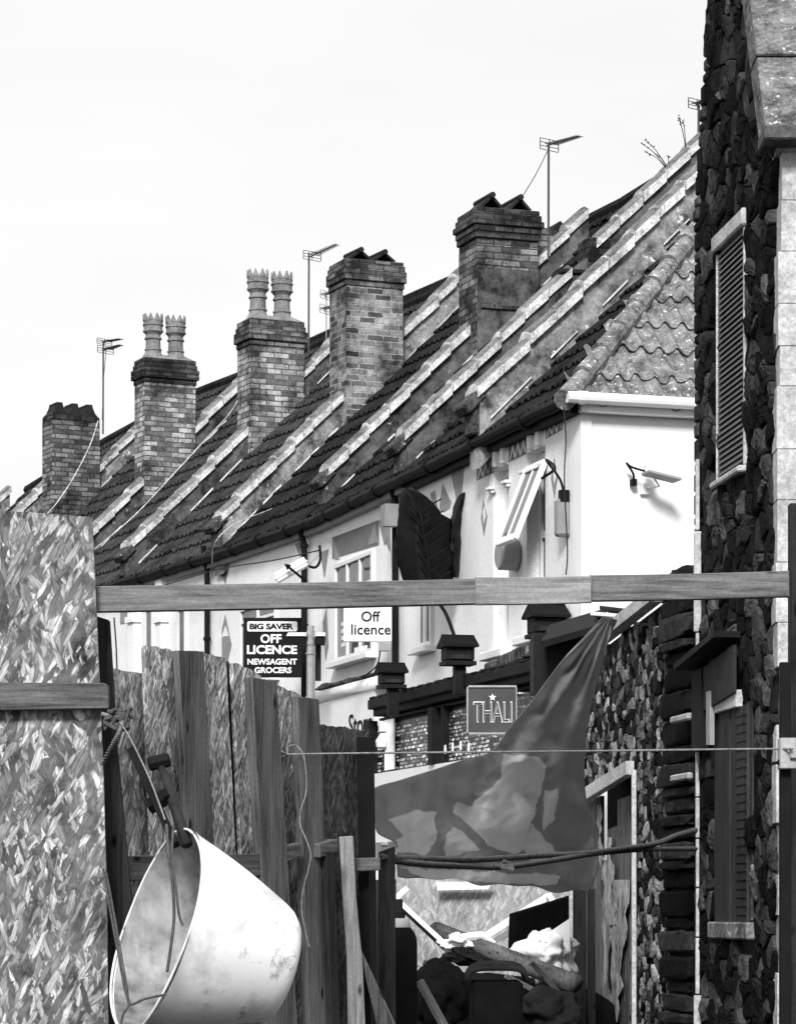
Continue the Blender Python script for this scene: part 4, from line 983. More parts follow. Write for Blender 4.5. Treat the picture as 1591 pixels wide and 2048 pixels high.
# dark slanting hood and pale flap above the lower shutter
hd = MB(); p0 = SB.hit(1396, 1330, .02); p1 = SB.hit(1480, 1262, .02); p2 = SB.hit(1480, 1275, .02); p3 = SB.hit(1396, 1342, .02); hd.prism([p0, p1, p2, p3], N*.16)
hd.prism([SB.hit(1398, 1345, .03), SB.hit(1418, 1335, .03), SB.hit(1418, 1500, .03), SB.hit(1398, 1500, .03)], N*.05); hd.build('hood', M['black_wood'], stb)
fp = MB(); fp.prism([SB.hit(1421, 1385, .05), SB.hit(1428, 1382, .05), SB.hit(1428, 1490, .05), SB.hit(1421, 1490, .05)], N*.03); fp.build('flap', M['grey_plastic'], stb)
dk = MB(); dk.prism([SB.hit(1400, 1345, .05), SB.hit(1472, 1290, .05), SB.hit(1472, 1385, .05), SB.hit(1400, 1430, .05)], N*.02); dk.build('recess_board', M['dark'], stb)
# quoins: pale front corner towards the camera
qs = MB(); z = 0; rnd = random.Random(9); k = 0
Fq = V((1, .0, 0)); q0 = V((at(1556, HY, DB).x, DB-.04, 0))
while z < (HY-292)/F*DB+EYE:
    h = rnd.uniform(.20, .36); ex = (.026 if rnd.random() < .4 else .004)+rnd.uniform(-.008, .008)
    qs.box(q0+V((.55/2-ex, .0, z+h/2)), V((.55/2, 0, 0)), V((0, .10, 0)), Z*(h/2-.0015)); z += h; k += 1
qs.build('quoins', M['quoin'], stb, bevel=.003)
fw = MB(); fw.box(V((q0.x+1.5, DB+.12, 4.5)), V((1.42, 0, 0)), V((0, .1, 0)), Z*4.4); fw.build('front_wall', M['quoin'], stb)
# rough cast block high on the building with a dark string course, dark stone turning round its left side
zc = (HY-283)/F*16.3+EYE; rb = MB(); xl0 = at(1532, HY, 16.3).x; xl1 = at(1500, HY, 16.3).x; 
for (za, zb_, xa, xb) in ((zc+.08, zc+.46, xl0-.006, xl1+.035), (zc+.47, zc+1.2, xl1+.033, xl1-.05)):
    rb.prism([V((xa, 16.3, za)), V((3.2, 16.3, za)), V((3.2, 16.3, zb_)), V((xb, 16.3, zb_))], V((0, .3, 0)))
rb.build('roughcast_block', M['rough'], stb, bevel=.008)
sc_ = MB(); sc_.box(V((xl0+1, 16.38, zc+.035)), V((1.02, 0, 0)), V((0, .16, 0)), Z*.04); sc_.build('string_course', M['parapet'], stb, bevel=.01)
# side facing stones in front of the roughcast, leaning back to the top
sd = MB(); rnd = random.Random(12); A2 = V((at(1425, HY, 18.2).x, 18.2, 0)); B2 = V((xl0, 16.32, 0))
# rear chimney breast leaning above (covers the sky to the left of the block)
# ------------------------------------------------------------------ post with clamp at right edge
bp_ = at(1569, HY, 10.6); t = thing('gate_post', 'black steel gate post with pale clamp at the right edge', 'post', V((bp_.x, bp_.y, 0)))
mb = MB(); zt = (HY-1325)/F*10.6+EYE; mb.box(V((bp_.x, 10.6, zt/2)), V((.0195, 0, 0)), V((0, .0195, 0)), Z*zt/2); mb.build('post', M['black'], t, bevel=.003)
mb = MB(); c = at(1573, 1508, 10.57); mb.box(c, V((.030, 0, 0)), V((0, .035, 0)), Z*.055); mb.box(c+V((.02, -.04, 0)), V((.016, 0, 0)), V((0, .012, 0)), Z*.02); mb.build('clamp', M['grey_metal'], t, bevel=.004)
mb = MB(); mb.tube([at(1541, 1527, 10.55), at(1558, 1525, 10.55)], .006, 6); mb.tube([at(1554, 1525, 10.55), at(1558, 1525, 10.55)], .011, 6); mb.build('bolt', M['black'], t)
mb = MB(); c = at(1586, HY, 10.9); zt = (HY-1008)/F*10.9+EYE; mb.box(V((c.x+.01, 10.9, zt/2)), V((.027, 0, 0)), V((0, .03, 0)), Z*zt/2)
tag(mb.build('timber_post', M['board_dark'], None, grain=Z, bevel=.003), 'dark timber post holding the right end of the long rail', 'post')
# ------------------------------------------------------------------ garden rubble wall with sloping coping and door
WA = at(1165, HY, 22.0); WB = at(1396, HY, 18.75); WP = Plane(WA[:2], WB[:2], (-1, -.4)); Lw = (WB-WA).length
wt = thing('rubble_wall', 'lower rubble stone wall with sloping white coping behind the tarpaulin', 'wall', V((WA.x, WA.y, 0)))
O2 = V((WA.x, WA.y, 0)); U2 = WP.s; N2 = WP.n
def uv2(px, py): p = WP.hit(px, py); return ((p-O2).dot(U2), p.z)
tp = [uv2(1165, 1330), uv2(1215, 1288), uv2(1322, 1207), uv2(1338, 1140), uv2(1398, 1132)]
def top2(u):
    for (a, b) in zip(tp, tp[1:]):
        if a[0] <= u <= b[0]: return lerp(a[1], b[1], (u-a[0])/(b[0]-a[0]+1e-9))
    return tp[0][1] if u < tp[0][0] else tp[-1][1]
dr = (uv2(1158, 1700)[0], uv2(1266, 1700)[0], uv2(1266, 1540)[1])
us = uv2(1338, 1500)[0]
def doorx(u, v): return u < dr[1] and v < lerp(uv2(1158, 1592)[1], uv2(1266, 1522)[1], max(0, min(1, (u-dr[0])/(dr[1]-dr[0]))))
mb = rubble(O2, U2, Z, N2, Lw, 4.2, .085, .062, lambda u, v: v < top2(u)-.03 and not doorx(u, v) and u < us and u > .0, .015, 8, .003)
mb.build('rubble_facing', M['stone2'], wt)
core = MB(); back2 = V((.6, 1, 0)).normalized()*.35
pts = [(dr[1], 0), (Lw, 0), (Lw, top2(Lw)), tp[3], tp[2], tp[1], (0, tp[0][1]), (0, dr[2]), (dr[1], dr[2]+.02)]
core.prism([O2+U2*u+Z*v-N2*.015 for u, v in pts], -N2*.35); core.build('core', M['mortar'], wt)
# jamb of long flat slabs
def rock(mb, c, ax_, ay_, az_, seed, e=.32, amp=.10, n=9):
    rows = []; pw = lambda v: math.copysign(abs(v)**e, v)
    for i in range(n+1):
        th = math.pi*i/n; row = []
        for k in range(2*n+1):
            a = 2*math.pi*(k % (2*n))/(2*n); x, y, z = pw(math.sin(th))*pw(math.cos(a)), pw(math.sin(th))*pw(math.sin(a)), pw(math.cos(th))
            f = 1+amp*mnoise.noise(V((x*1.7, y*1.7, z*1.7+seed*3.1)))*2+amp*.7*mnoise.noise(V((x*5, y*5+seed, z*5)))
            row.append(c+ax_*x*f+ay_*y*f+az_*z*f)
        rows.append(row)
    mb.grid(rows)
jb = MB(); z = .05; rnd = random.Random(21); k = 0
while z < top2(us)-.10:
    h = rnd.uniform(.06, .19); w1 = (Lw-us)/2+rnd.uniform(-.04, .05)
    rock(jb, O2+U2*((us+Lw)/2+rnd.uniform(-.02, .01))+N2*rnd.uniform(-.02, .03)+Z*(z+h/2), U2*w1, N2*.06, Z*(h/2-.006), k); z += h; k += 1
jb.build('slab_stones', M['slab'], wt)
jw = MB(); 
for py in (1555, 1437): q = WP.hit(1362, py, .11); jw.box(q, U2*.22, N2*.02, Z*.022)
jw.build('lime_patch', M['quoin'], wt, bevel=.01)
cpg = MB(); a = WP.hit(1212, 1290, .02); b = WP.hit(1325, 1203, .02); cpg.prism([a, b, b+Z*.085, a+Z*.085], N2*.09-V((0, 0, 0))); cpg.build('coping', M['quoin'], wt)
# door frame, head, peeling boards
dfm = MB(); a = WP.hit(1157, 1592, .02); b = WP.hit(1268, 1522, .02); dfm.prism([a, b, b+Z*.0+V((0, 0, -.095)), a+V((0, 0, -.095))][::1], N2*.06); 
jt = WP.hit(1267, 1540, .05); dfm.box(V((jt.x, jt.y, jt.z/2)), V((.015, 0, 0)), V((0, .03, 0)), Z*jt.z/2); dfm.build('door_frame', M['quoin'], wt, bevel=.004)
db = MB()
for px0, px1, yt in ((1166, 1182, 1610), (1184, 1200, 1600), (1214, 1232, 1660), (1234, 1258, 1600)):
    a = WP.hit(px0, yt, -.06-.001*px0/100); b = WP.hit(px1, yt-8, -.06-.001*px0/100); db.prism([a, b, V((b.x, b.y, 0)), V((a.x, a.y, 0))], -N2*.03)
db.build('door_boards', M['board'], wt, grain=Z)
# peeling paint flakes with ragged edges
pf = MB(); rnd = random.Random(5)
def ragged(xl, xr, y0, y1, off):
    n = 12; L_ = []; R_ = []
    for k in range(n+1):
        y = lerp(y0, y1, k/n); L_.append(WP.hit(xl(y)+rnd.uniform(-3, 3), y, off)); R_.append(WP.hit(xr(y)+rnd.uniform(-5, 5), y, off))
    for k in range(n): pf.prism([L_[k], R_[k], R_[k+1], L_[k+1]], N2*.004)
ragged(lambda y: 1192+(y-1600)*.06, lambda y: 1198+(y-1600)*.07, 1610, 1760, -.05); ragged(lambda y: 1205+(y-1700)*.01, lambda y: 1214+(y-1700)*.02, 1720, 2045, -.05)
ragged(lambda y: 1213+(y-1670)*.03, lambda y: 1222+(y-1670)*.045, 1675, 1850, -.04); ragged(lambda y: 1224, lambda y: 1250-(y-1850)*.07, 1760, 2045, -.045)
pf.build('peeling_paint', M['peel'], wt)
bk_ = MB(); bk_.box(O2+U2*(dr[0]+dr[1])/2-N2*.3+Z*1.3, U2*((dr[1]-dr[0])/2+.3), N2*.02, Z*1.3); bk_.build('door_dark_panel', M['matte_black'], wt)  # black panel added to make the doorway interior dark
# post at the left of the doorway, in front of the heap
c = at(1141, HY, 20.6); mb = MB(); zt = (HY-1772)/F*20.6+EYE; mb.box(V((c.x, 20.6, zt/2)), V((.012, 0, 0)), V((0, .03, 0)), Z*zt/2); mb.build('door_post_edge', M['quoin'], wt)
mb = MB(); c = at(1158, HY, 20.65); mb.box(V((c.x, 20.65, zt/2)), V((.045, 0, 0)), V((0, .03, 0)), Z*zt/2); mb.box(V((at(1182, HY, 20.7).x, 20.7, zt/2)), V((.026, 0, 0)), V((0, .03, 0)), Z*(zt/2-.02)); mb.build('door_post', M['board_dark'], wt, grain=Z)
# lean-to roof edge and pale slabs peeking over the wall
lt_ = MB(); a = at(1082, 1296, 22.6); b = at(1200, 1262, 22.0); lt_.prism([a, b, b+Z*.05, a+Z*.05], V((.1, .8, .2))); lt_.box(at(1130, 1330, 23.2), V((.26, 0, 0)), V((0, .3, 0)), Z*.22)
lo_ = tag(lt_.build('lean_to_roof', M['black_wood'], None), 'dark lean-to roof edge behind the top of the tarpaulin', 'roof')
for (x0, x1, y, D, m, lb) in ((1180, 1250, 1231, 22.3, 'gloss_white', 'white slab lying on the wall top, the lower of two beside the tarpaulin peak'), (1198, 1252, 1219, 22.3, 'dark', 'dark slab lying on the white slab beside the tarpaulin peak')):
    mb = MB(); a = at(x0, y, D); b = at(x1, y+5, D-.2); mb.prism([a, b, b+Z*.025, a+Z*.03], V((.1, .3, 0))); tag(mb.build('roof_slab', M[m], None, bevel=.004), lb, 'slab')
# ------------------------------------------------------------------ left board panel and its rail
def sheet(pts, D, th=.02):      # pixel outline at one depth, thickened away from the camera
    mb = MB(); mb.prism([at(x, y, D) for x, y in pts], V((0, th, 0))); return mb
tp_ = thing('chipboard_hoarding', 'tall pale chipboard panel filling the left edge', 'fence panel', V((at(90, HY, 10.4).x, 10.4, 0)), None)
def down(x, D): return HY+EYE*F/D
yb = down(0, 10.4)
sheet([(-60, 1020), (60, 1024), (120, 1030), (184, 1034), (196, 1300), (207, 1560), (213, 1800), (216, 2048), (222, yb), (-60, yb)], 10.4).build('board', M['osb'], tp_)
sheet([(-60, 1365), (208, 1366), (217, 1372), (217, 1417), (-60, 1421)], 10.34, .045).build('rail', M['board'], tp_, grain=(1, 0, 0), bevel=.003)
mb = sheet([(192, 1232), (218, 1240), (234, 1500), (262, 1800), (276, 2048), (284, yb), (208, yb)], 10.62, .05); mb.build('back_post', M['board_dark'], tp_, grain=Z, bevel=.003)
# long rail right across
rt = thing('long_rail', 'long horizontal timber rail spanning from the board panel to the right post', 'timber rail', at(190, 1222, 10.5))
def rail(x0, y0, x1, y1, h0, h1, D0, D1, th):
    mb = MB(); n = 14; T_ = []; B_ = []; 
    for k in range(n+1):
        f = k/n; x = lerp(x0, x1, f); y = lerp(y0, y1, f)+math.sin(f*3.1)*1.2; D = lerp(D0, D1, f); T_.append(at(x, y, D)); B_.append(at(x, y+lerp(h0, h1, f), D))
    o = V((0, th, 0)); vs = []; 
    for a, b in zip(T_, B_): vs += [a, b, b+o, a+o]
    fs = [(0, 1, 2, 3)[::-1], tuple(n*4+i for i in (0, 1, 2, 3))]
    for k in range(n):
        for q in range(4): fs.append((k*4+q, k*4+(q+1) % 4, (k+1)*4+(q+1) % 4, (k+1)*4+q)[::-1])
    mb.add(vs, [f[::-1] for f in fs]); return mb
rail(188, 1172.5, 958, 1157, 51, 50, 10.46, 10.5, .05).build('rail_board', M['beam'], rt, grain=(1, 0, 0), bevel=.002)
rail(950, 1154.5, 1182, 1152, 55, 53, 10.43, 10.43, .025).build('splice_board', M['board_pale'], rt, grain=(1, 0, 0), bevel=.002)
rail(1180, 1150.5, 1577, 1141.5, 51, 51, 10.45, 10.5, .05).build('rail_board', M['beam'], rt, grain=(1, 0, 0), bevel=.002)
# ------------------------------------------------------------------ receding board fence
FP0 = at(210, HY, 11.0); FP1 = at(748, HY, 12.9); FPL = Plane(FP0[:2], FP1[:2], (1, -1)); FN = FPL.n
ft = thing('board_fence', 'rough board fence running away behind the white tub', 'fence', V((FP0.x, FP0.y, 0)))
def fence_board(pts, off, th, m, name='board', ragged=3, seed=0):
    rnd = random.Random(seed+int(pts[0][0])); (tl, tr, br, bl) = pts; n = 8; out = []
    for k in range(n+1): x = lerp(tl[0], tr[0], k/n); out.append((x, lerp(tl[1], tr[1], k/n)+rnd.uniform(-ragged, ragged)))
    out += [br, bl]; mb = MB(); mb.prism([FPL.hit(x, y, off) for x, y in out], -FN*th); return mb.build(name, m, ft, grain=Z if m is not M['osb_fence'] and m is not M['osb_dark'] else None, bevel=.002 if ragged < 1 else 0)
YB = 2330
OF = M['osb_fence']
fence_board([(214, 1335), (298, 1352), (352, YB), (268, YB)], .0, .018, OF)
fence_board([(290, 1291), (344, 1301), (396, YB), (330, YB)], .05, .018, OF)
fence_board([(338, 1303), (366, 1306), (420, YB), (390, YB)], -.02, .018, M['board'])
fence_board([(358, 1301), (408, 1303), (462, YB), (408, YB)], .10, .03, M['board'], 'upright', .8)
fence_board([(408, 1306), (452, 1318), (502, YB), (455, YB)], .03, .018, OF)
fence_board([(450, 1322), (468, 1328), (520, YB), (500, YB)], -.03, .018, M['board_dark'])
fence_board([(466, 1325), (522, 1350), (575, YB), (510, YB)], .0, .018, OF)
fence_board([(505, 1355), (553, 1362), (612, YB), (556, YB)], .14, .04, M['board'], 'upright', .8)
fence_board([(545, 1362), (606, 1395), (640, YB), (585, YB)], .0, .018, OF)
fence_board([(596, 1393), (638, 1399), (676, YB), (628, YB)], .10, .035, M['board'], 'upright', .8)
fence_board([(634, 1450), (686, 1456), (716, YB), (672, YB)], .02, .018, M['osb_dark'])
fence_board([(680, 1456), (737, 1460), (754, YB), (712, YB)], -.02, .018, M['osb_dark'])
fence_board([(733, 1474), (748, 1474), (760, YB), (745, YB)], .06, .05, M['black'], 'upright', .5)
for q_ in ([(262, 1712), (525, 1708), (525, 1752), (262, 1762)], [(565, 1694), (604, 1686), (604, 1712), (565, 1728)], [(640, 1688), (676, 1678), (676, 1704), (640, 1716)]):
    rl = MB(); rl.prism([FPL.hit(x, y, .13) for x, y in q_], -FN*.05); rl.build('rail', M['board'], ft, bevel=.003, grain=FPL.s)
sheet([(706, 1717), (760, 1715), (760, 1741), (712, 1743)], 12.62, .05).build('rail_end', M['board'], ft, grain=(1, 0, 0), bevel=.003)
# lower boards in front of the fence foot
for (xt0, xt1, xb0, xb1, yt, off, m) in ((540, 556, 560, 578, 1742, .13, 'board'), (652, 668, 676, 690, 1705, .13, 'board_dark')):
    fence_board([(xt0, yt), (xt1, yt), (xb1, YB), (xb0, YB)], off, .02, M[m], 'batten', .5)
# props
pr = thing('timber_prop', 'pale round topped timber prop leaning below the fence rail', 'timber', at(735, 2200, 12.9))
sheet([(677, 1674), (706, 1672), (712, 1800), (724, 1920), (742, YB), (702, YB), (692, 1900), (684, 1790)], 12.5, .05).build('upright', M['board_pale'], pr, grain=Z, bevel=.004)
sheet([(716, 1890), (724, 1905), (790, 2048), (900, YB), (862, YB), (752, 2048)], 12.56, .05).build('strut', M['board'], pr, grain=Z, bevel=.004)
sheet([(838, 1965), (846, 1975), (890, 2060), (905, 2090), (875, 2090), (848, 2040)], 14.6, .04)
mb = sheet([(756, 1705), (790, 1692), (790, 1800), (792, YB), (754, YB)], 13.3, .07); tag(mb.build('gate_stump', M['board_dark'], None, grain=Z, bevel=.004), 'dark thick post where the two twisted ropes are tied', 'post')
mb = MB(); mb.tube([at(762, 1690, 13.26), at(774, 1688, 13.26)], .010, 8); mb.lathe([(0, -.012), (.016, -.008), (.018, .004), (0, .012)], Matrix.Translation(at(768, 1687, 13.25)), 8)
tag(mb.build('bolt', M['bag'], None), 'small white knob on top of the rope post', 'bolt')
# ------------------------------------------------------------------ ropes
def rope(pts, r, m, label, strands=3, pitch=.05, cat='rope', name='rope', n=120, grp=None):
    C0 = spline([at(*p) for p in pts], n); mb = MB()
    if strands == 1: mb.tube(C0, r, 6)
    else:
        L = [0]
        for a, b in zip(C0, C0[1:]): L.append(L[-1]+(b-a).length)
        m_ = int(L[-1]/pitch*7)+2
        for s_ in range(strands):
            P_ = []
            for k in range(m_):
                l = L[-1]*k/(m_-1); i = 0
                f = k/(m_-1)*(n-1); i = min(n-2, int(f)); p = lerp(C0[i], C0[i+1], f-i); d = (C0[i+1]-C0[i]).normalized(); a = d.cross(Z).normalized(); b = d.cross(a)
                an = l/pitch*2*math.pi/1.0+s_*2*math.pi/strands; P_.append(p+(a*math.cos(an)+b*math.sin(an))*r*.62)
            mb.tube(P_, r*.44, 5)
    return tag(mb.build(name, M[m], None, smooth=True), label, cat, grp)
rope([(762, 1715, 13.25), (830, 1718, 13.8), (950, 1720, 15.0), (1080, 1712, 16.2), (1180, 1706, 17.0), (1300, 1690, 17.9), (1350, 1672, 18.2), (1391, 1660, 18.4)], .017, 'rope_dark', 'upper of the two twisted ropes, its right end knotted and frayed', pitch=.10)
rope([(762, 1718, 13.3), (850, 1729, 13.9), (940, 1733, 14.9), (1010, 1734, 15.5), (1100, 1722, 16.3), (1180, 1709, 17.0), (1280, 1700, 17.8), (1391, 1698, 18.4)], .016, 'rope_dark', 'lower of the two twisted ropes, slack in the middle', pitch=.10)
k = MB()
for q in range(5): k.tube(spline([at(1000+q*4, 1728, 15.3), at(1005+q*5, 1738+q, 15.25), at(1014+q*2, 1730, 15.3), at(1006, 1722, 15.28)], 10), .009, 5)
tag(k.build('rope_knot', M['rope_dark'], None), 'knot joining the two twisted ropes below the tarpaulin', 'knot')
rope([(572, 1509, 11.95), (700, 1507, 11.8), (900, 1505, 11.5), (1200, 1502, 11.1), (1450, 1499, 10.75), (1584, 1498, 10.5)], .0042, 'rope', 'thin pale string stretched from the fence upright to the right post', 1)
rope([(512, 1493, 11.93), (545, 1498, 11.90), (568, 1506, 11.93), (575, 1512, 12.05), (560, 1514, 11.93), (540, 1514, 11.90), (514, 1516, 11.93)], .0055, 'rope', 'loop of string wound round the dark fence upright', 1, name='string_loop')
rope([(574, 1507, 11.98), (576, 1494, 12.0), (592, 1492, 12.05), (606, 1510, 12.05), (612, 1550, 12.05), (611, 1590, 12.05), (601, 1620, 12.05), (600, 1650, 12.05), (612, 1680, 12.05), (621, 1710, 12.05), (616, 1740, 12.05), (606, 1780, 12.05), (603, 1820, 12.05), (610, 1860, 12.05), (618, 1895, 12.05)], .0036, 'rope', 'loose string end dangling down the fence boards', 1, name='dangling_string')
# ------------------------------------------------------------------ white tub with rope and tools
DT = 9.6
cm = at(312, 1862, DT); ax = V((-.88, -.37, .29)).normalized()      # out of the mouth
Mx = Matrix.Translation(cm) @ (-ax).to_track_quat('Z', 'Y').to_matrix().to_4x4()
tb = thing('white_tub', 'large white plastic tub hanging on its side from the fence by ropes', 'tub', at(400, 2120, DT))
Rm = .342; Rb = .20; dp = .415
mb = MB(); pr_ = [(Rm+.004, 0)]+[(lerp(Rm, Rb, (k/12)**1.0)+.010*math.sin(math.pi*k/12), dp*k/12) for k in range(1, 12)]
pr_ += [(Rb-.0, dp*.985), (Rb-.02, dp+.015), (Rb-.06, dp+.025), (0.001, dp+.025)]
def squash(v): return v
mb.lathe(pr_, Mx, 64); mb.build('tub_body', M['tub'], tb, smooth=True)
mb = MB(); pr2 = [(Rm-.012, .0)]+[(lerp(Rm, Rb, k/12)-.012+.010*math.sin(math.pi*k/12), dp*k/12) for k in range(1, 12)]+[(Rb-.02, dp*.97), (0.001, dp*.97)]
mb.lathe([(a, b) for a, b in pr2][::-1], Mx, 64); mb.build('tub_inside', M['tub_in'], tb, smooth=True)
mb = MB(); n = 72; ring = []
for k in range(n): a = 2*math.pi*k/n; ring.append(Mx @ V(((Rm-.003)*math.cos(a), (Rm-.003)*math.sin(a), -.002+.006*math.sin(3*a))))
mb.tube(ring+[ring[0]], .0042, 8); mb.build('rim', M['tub'], tb, smooth=True)
mb = MB(); 
for z_ in (.30,):
    r_ = lerp(Rm, Rb, z_/dp)+.012; pts = [Mx @ V((r_*math.cos(a), r_*math.sin(a), z_)) for a in [2*math.pi*k/64 for k in range(65)]]
am = R(60)
seam = [Mx @ V(((lerp(Rm, Rb, z_)+.010*math.sin(math.pi*z_)+.001)*math.cos(R(-118)), (lerp(Rm, Rb, z_)+.010*math.sin(math.pi*z_)+.001)*math.sin(R(-118)), dp*z_)) for z_ in [k/14 for k in range(15)]]
mb.tube(seam, .0025, 5); mb.build('seam', M['grey_plastic'], tb)
# ropes on the tub
def trope(pts, r, m, label, strands=1): return rope(pts, r, m, label, strands, pitch=.03, name='tub_rope', n=60)
trope([(212, 1745, 10.2), (228, 1830, 9.6), (240, 1900, 9.25), (252, 1970, 9.2), (260, 2008, 9.2), (290, 1998, 9.2), (330, 1990, 9.25)], .0045, 'rope_dark', 'rope dropping from the board panel edge and tied low across the tub mouth')
trope([(206, 1740, 10.2), (222, 1830, 9.6), (236, 1905, 9.25), (250, 1980, 9.2), (258, 2008, 9.2), (246, 2030, 9.2), (240, 2060, 9.2)], .004, 'rope_dark', 'second strand of rope passing down beside the tub mouth to the bottom edge')
trope([(346, 1660, 9.3), (344, 1720, 9.22), (352, 1780, 9.2), (358, 1830, 9.2), (366, 1852, 9.2)], .004, 'rope_dark', 'short dark cord hanging inside the tub mouth, ending right')
trope([(333, 1650, 9.3), (336, 1700, 9.22), (344, 1760, 9.2), (348, 1830, 9.2), (342, 1890, 9.2), (334, 1945, 9.2)], .0048, 'rope_dark', 'long dark cord hanging down the middle of the tub mouth')
trope([(205, 1428, 10.25), (222, 1432, 10.2), (238, 1428, 10.2), (246, 1440, 10.15), (240, 1460, 10.1), (224, 1490, 10.15), (204, 1528, 10.3)], .007, 'rope', 'pale frayed rope knotted at the panel rail end', 3)
k = MB(); rnd = random.Random(3)
for q in range(9):
    c = at(236, 1440, 10.15); p = [c+V((rnd.uniform(-.05, .05), rnd.uniform(-.02, .02), rnd.uniform(-.035, .04))) for _ in range(4)]; k.tube(spline(p, 10), .007, 5)
tag(k.build('rope_knot', M['rope_dark'], None), 'bundled dark rope knot at the end of the panel rail', 'knot')
trope([(240, 1445, 10.1), (262, 1480, 9.9), (300, 1560, 9.7), (330, 1640, 9.5)], .003, 'rope', 'cord running from the rail knot down beside the black steel bar')
# tools
bt = thing('steel_bar', 'long black square steel bar slanting up out of the tub', 'bar', at(350, 1700, 9.55))
a = at(262, 1500, 9.85); b = at(352, 1690, 9.5); d = (b-a).normalized(); s_ = d.cross(V((0, 1, 0))).normalized(); mb = MB(); mb.box((a+b)/2, d*(b-a).length/2, s_*.012, d.cross(s_)*.014); mb.build('bar', M['black'], bt, bevel=.002)
mb = MB(); a2 = at(318, 1600, 9.68); mb.box(at(312, 1606, 9.7), s_*.030, d*.02, d.cross(s_)*.02); mb.box(at(330, 1594, 9.72), s_*.016, d*.02, d.cross(s_)*.02); mb.build('lug', M['black'], bt, bevel=.003)
ht = thing('sledge_hammer', 'black headed sledge hammer standing handle down in the tub', 'hammer', at(372, 1690, 9.6))
a = at(321, 1530, 9.8); b = at(374, 1690, 9.6); d = (b-a).normalized(); s_ = V((1, .2, .25)).normalized(); mb = MB(); mb.tube([a, lerp(a, b, .5), b], [.012, .017, .019], 10); mb.build('handle', M['dark'], ht, smooth=True)
mb = MB(); c = at(318, 1524, 9.8); y_ = V((0, 1, 0)); z_ = s_.cross(y_)
for off, w_ in ((0, .020), ): mb.lathe([(0, -.036), (.019, -.036), (.024, -.03), (.024, .03), (.019, .036), (0, .036)], Matrix.Translation(c) @ s_.to_track_quat('Z', 'Y').to_matrix().to_4x4(), 8)
mb.build('head', M['black'], ht)
# ------------------------------------------------------------------ tarpaulin
Lc = [(1206, 1232), (1168, 1274), (1124, 1320), (1092, 1362), (1060, 1405), (1016, 1458), (980, 1504), (925, 1520), (865, 1540), (800, 1560), (747, 1577), (745, 1605), (748, 1640), (756, 1668), (790, 1688), (792, 1720), (795, 1752)]
Rc = [(1234, 1240), (1216, 1282), (1202, 1330), (1190, 1375), (1180, 1420), (1172, 1462), (1168, 1500), (1167, 1530), (1168, 1560), (1170, 1590), (1176, 1620), (1184, 1655), (1190, 1690), (1196, 1715), (1194, 1740), (1186, 1765), (1174, 1786)]
def tD(x, y):
    D = 13.7+(x-745)/480*6.3
    f = (y-1232)/555.
    D += .16*math.sin((x*.9+y*.45)/46.)*(0.4+f)+.10*math.sin((x*1.3-y*1.1)/31.+1.3)+.06*math.sin((x*.3+y*1.9)/37.)*f
    # radiating folds from the peak
    a = math.atan2(x-1222, y-1225); D += .16*math.sin(a*26)*min(1, math.hypot(x-1222, y-1225)/160)*max(0, 1-f*1.3)
    D += .10*mnoise.noise(V((x*.022, y*.018, 1.)))+.018*mnoise.noise(V((x*.06+y*.04, y*.04, 5.)))+.05*abs(mnoise.noise(V((x*.018-y*.012, y*.03+x*.012, 9.))))
    return D
mb = MB(); rows = []; nr, nc = 230, 190
for i in range(nr+1):
    t_ = i/nr; l = poly_at([(a, b, 0) for a, b in Lc], t_); r_ = poly_at([(a, b, 0) for a, b in Rc], t_); row = []
    for k in range(nc+1):
        f = k/nc; x = lerp(l.x, r_.x, f); y = lerp(l.y, r_.y, f)
        y += math.sin(f*math.pi)*(-14 if t_ > .93 else 0)*0 + (4*math.sin(f*17)+3*math.sin(f*31+1))*max(0, t_-.9)*8
        row.append(at(x, y, tD(x, y)))
    rows.append(row)
mb.grid(rows); tt = mb.build('tarpaulin', M['tarp'], None, smooth=True, solid=.003); tag(tt, 'dark grey tarpaulin hung in a sagging triangle above the rubble heap', 'tarpaulin')
# light through overlapping layers of sheet, put into a paler colour
t2 = NT('plastic_lit_through'); a = t2.ramp(t2.noise(4, 5, .6), .35, .65); M['tarp2'] = t2.done(t2.mix(a, .40, .52), .8, t2.bump(t2.noise(16, 6, .65, dist=1.5), .3, .008)); M['tarp2'] = translucent(t2, .85, .5)
# pale patches painted on the sheet: faces of the tarpaulin itself with their own material
def inpoly(x, y, P):
    c = False
    for (x0, y0), (x1, y1) in zip(P, P[1:]+P[:1]):
        if (y0 > y) != (y1 > y) and x < (x1-x0)*(y-y0)/(y1-y0)+x0: c = not c
    return c
PALE_PATCHES = [[(1005, 1510), (1075, 1512), (1092, 1535), (1085, 1570), (1075, 1600), (1060, 1650), (1045, 1700), (1020, 1710), (975, 1690), (935, 1650), (905, 1625), (915, 1605), (940, 1612), (975, 1580), (998, 1560)],
        [(775, 1640), (830, 1620), (870, 1625), (868, 1690), (850, 1710), (795, 1705), (790, 1680), (805, 1672)], [(905, 1650), (935, 1675), (960, 1700), (890, 1712), (885, 1695)],
        [(1045, 1700), (1062, 1650), (1100, 1690), (1120, 1720), (1060, 1725)], [(1085, 1580), (1115, 1582), (1108, 1640), (1084, 1660)], [(800, 1735), (1000, 1745), (1120, 1750), (1110, 1770), (860, 1762)]]
tt.data.materials.append(M['tarp2'])
for p_ in tt.data.polygons:
    c_ = p_.center+tt.location; D_ = c_.y; x_ = c_.x/D_*F+CX; y_ = HY-(c_.z-EYE)/D_*F
    x_ += 5*mnoise.noise(V((x_*.05, y_*.05, 0))); y_ += 5*mnoise.noise(V((x_*.05, y_*.05, 8)))
    if any(inpoly(x_, y_, P_) for P_ in PALE_PATCHES): p_.material_index = 1
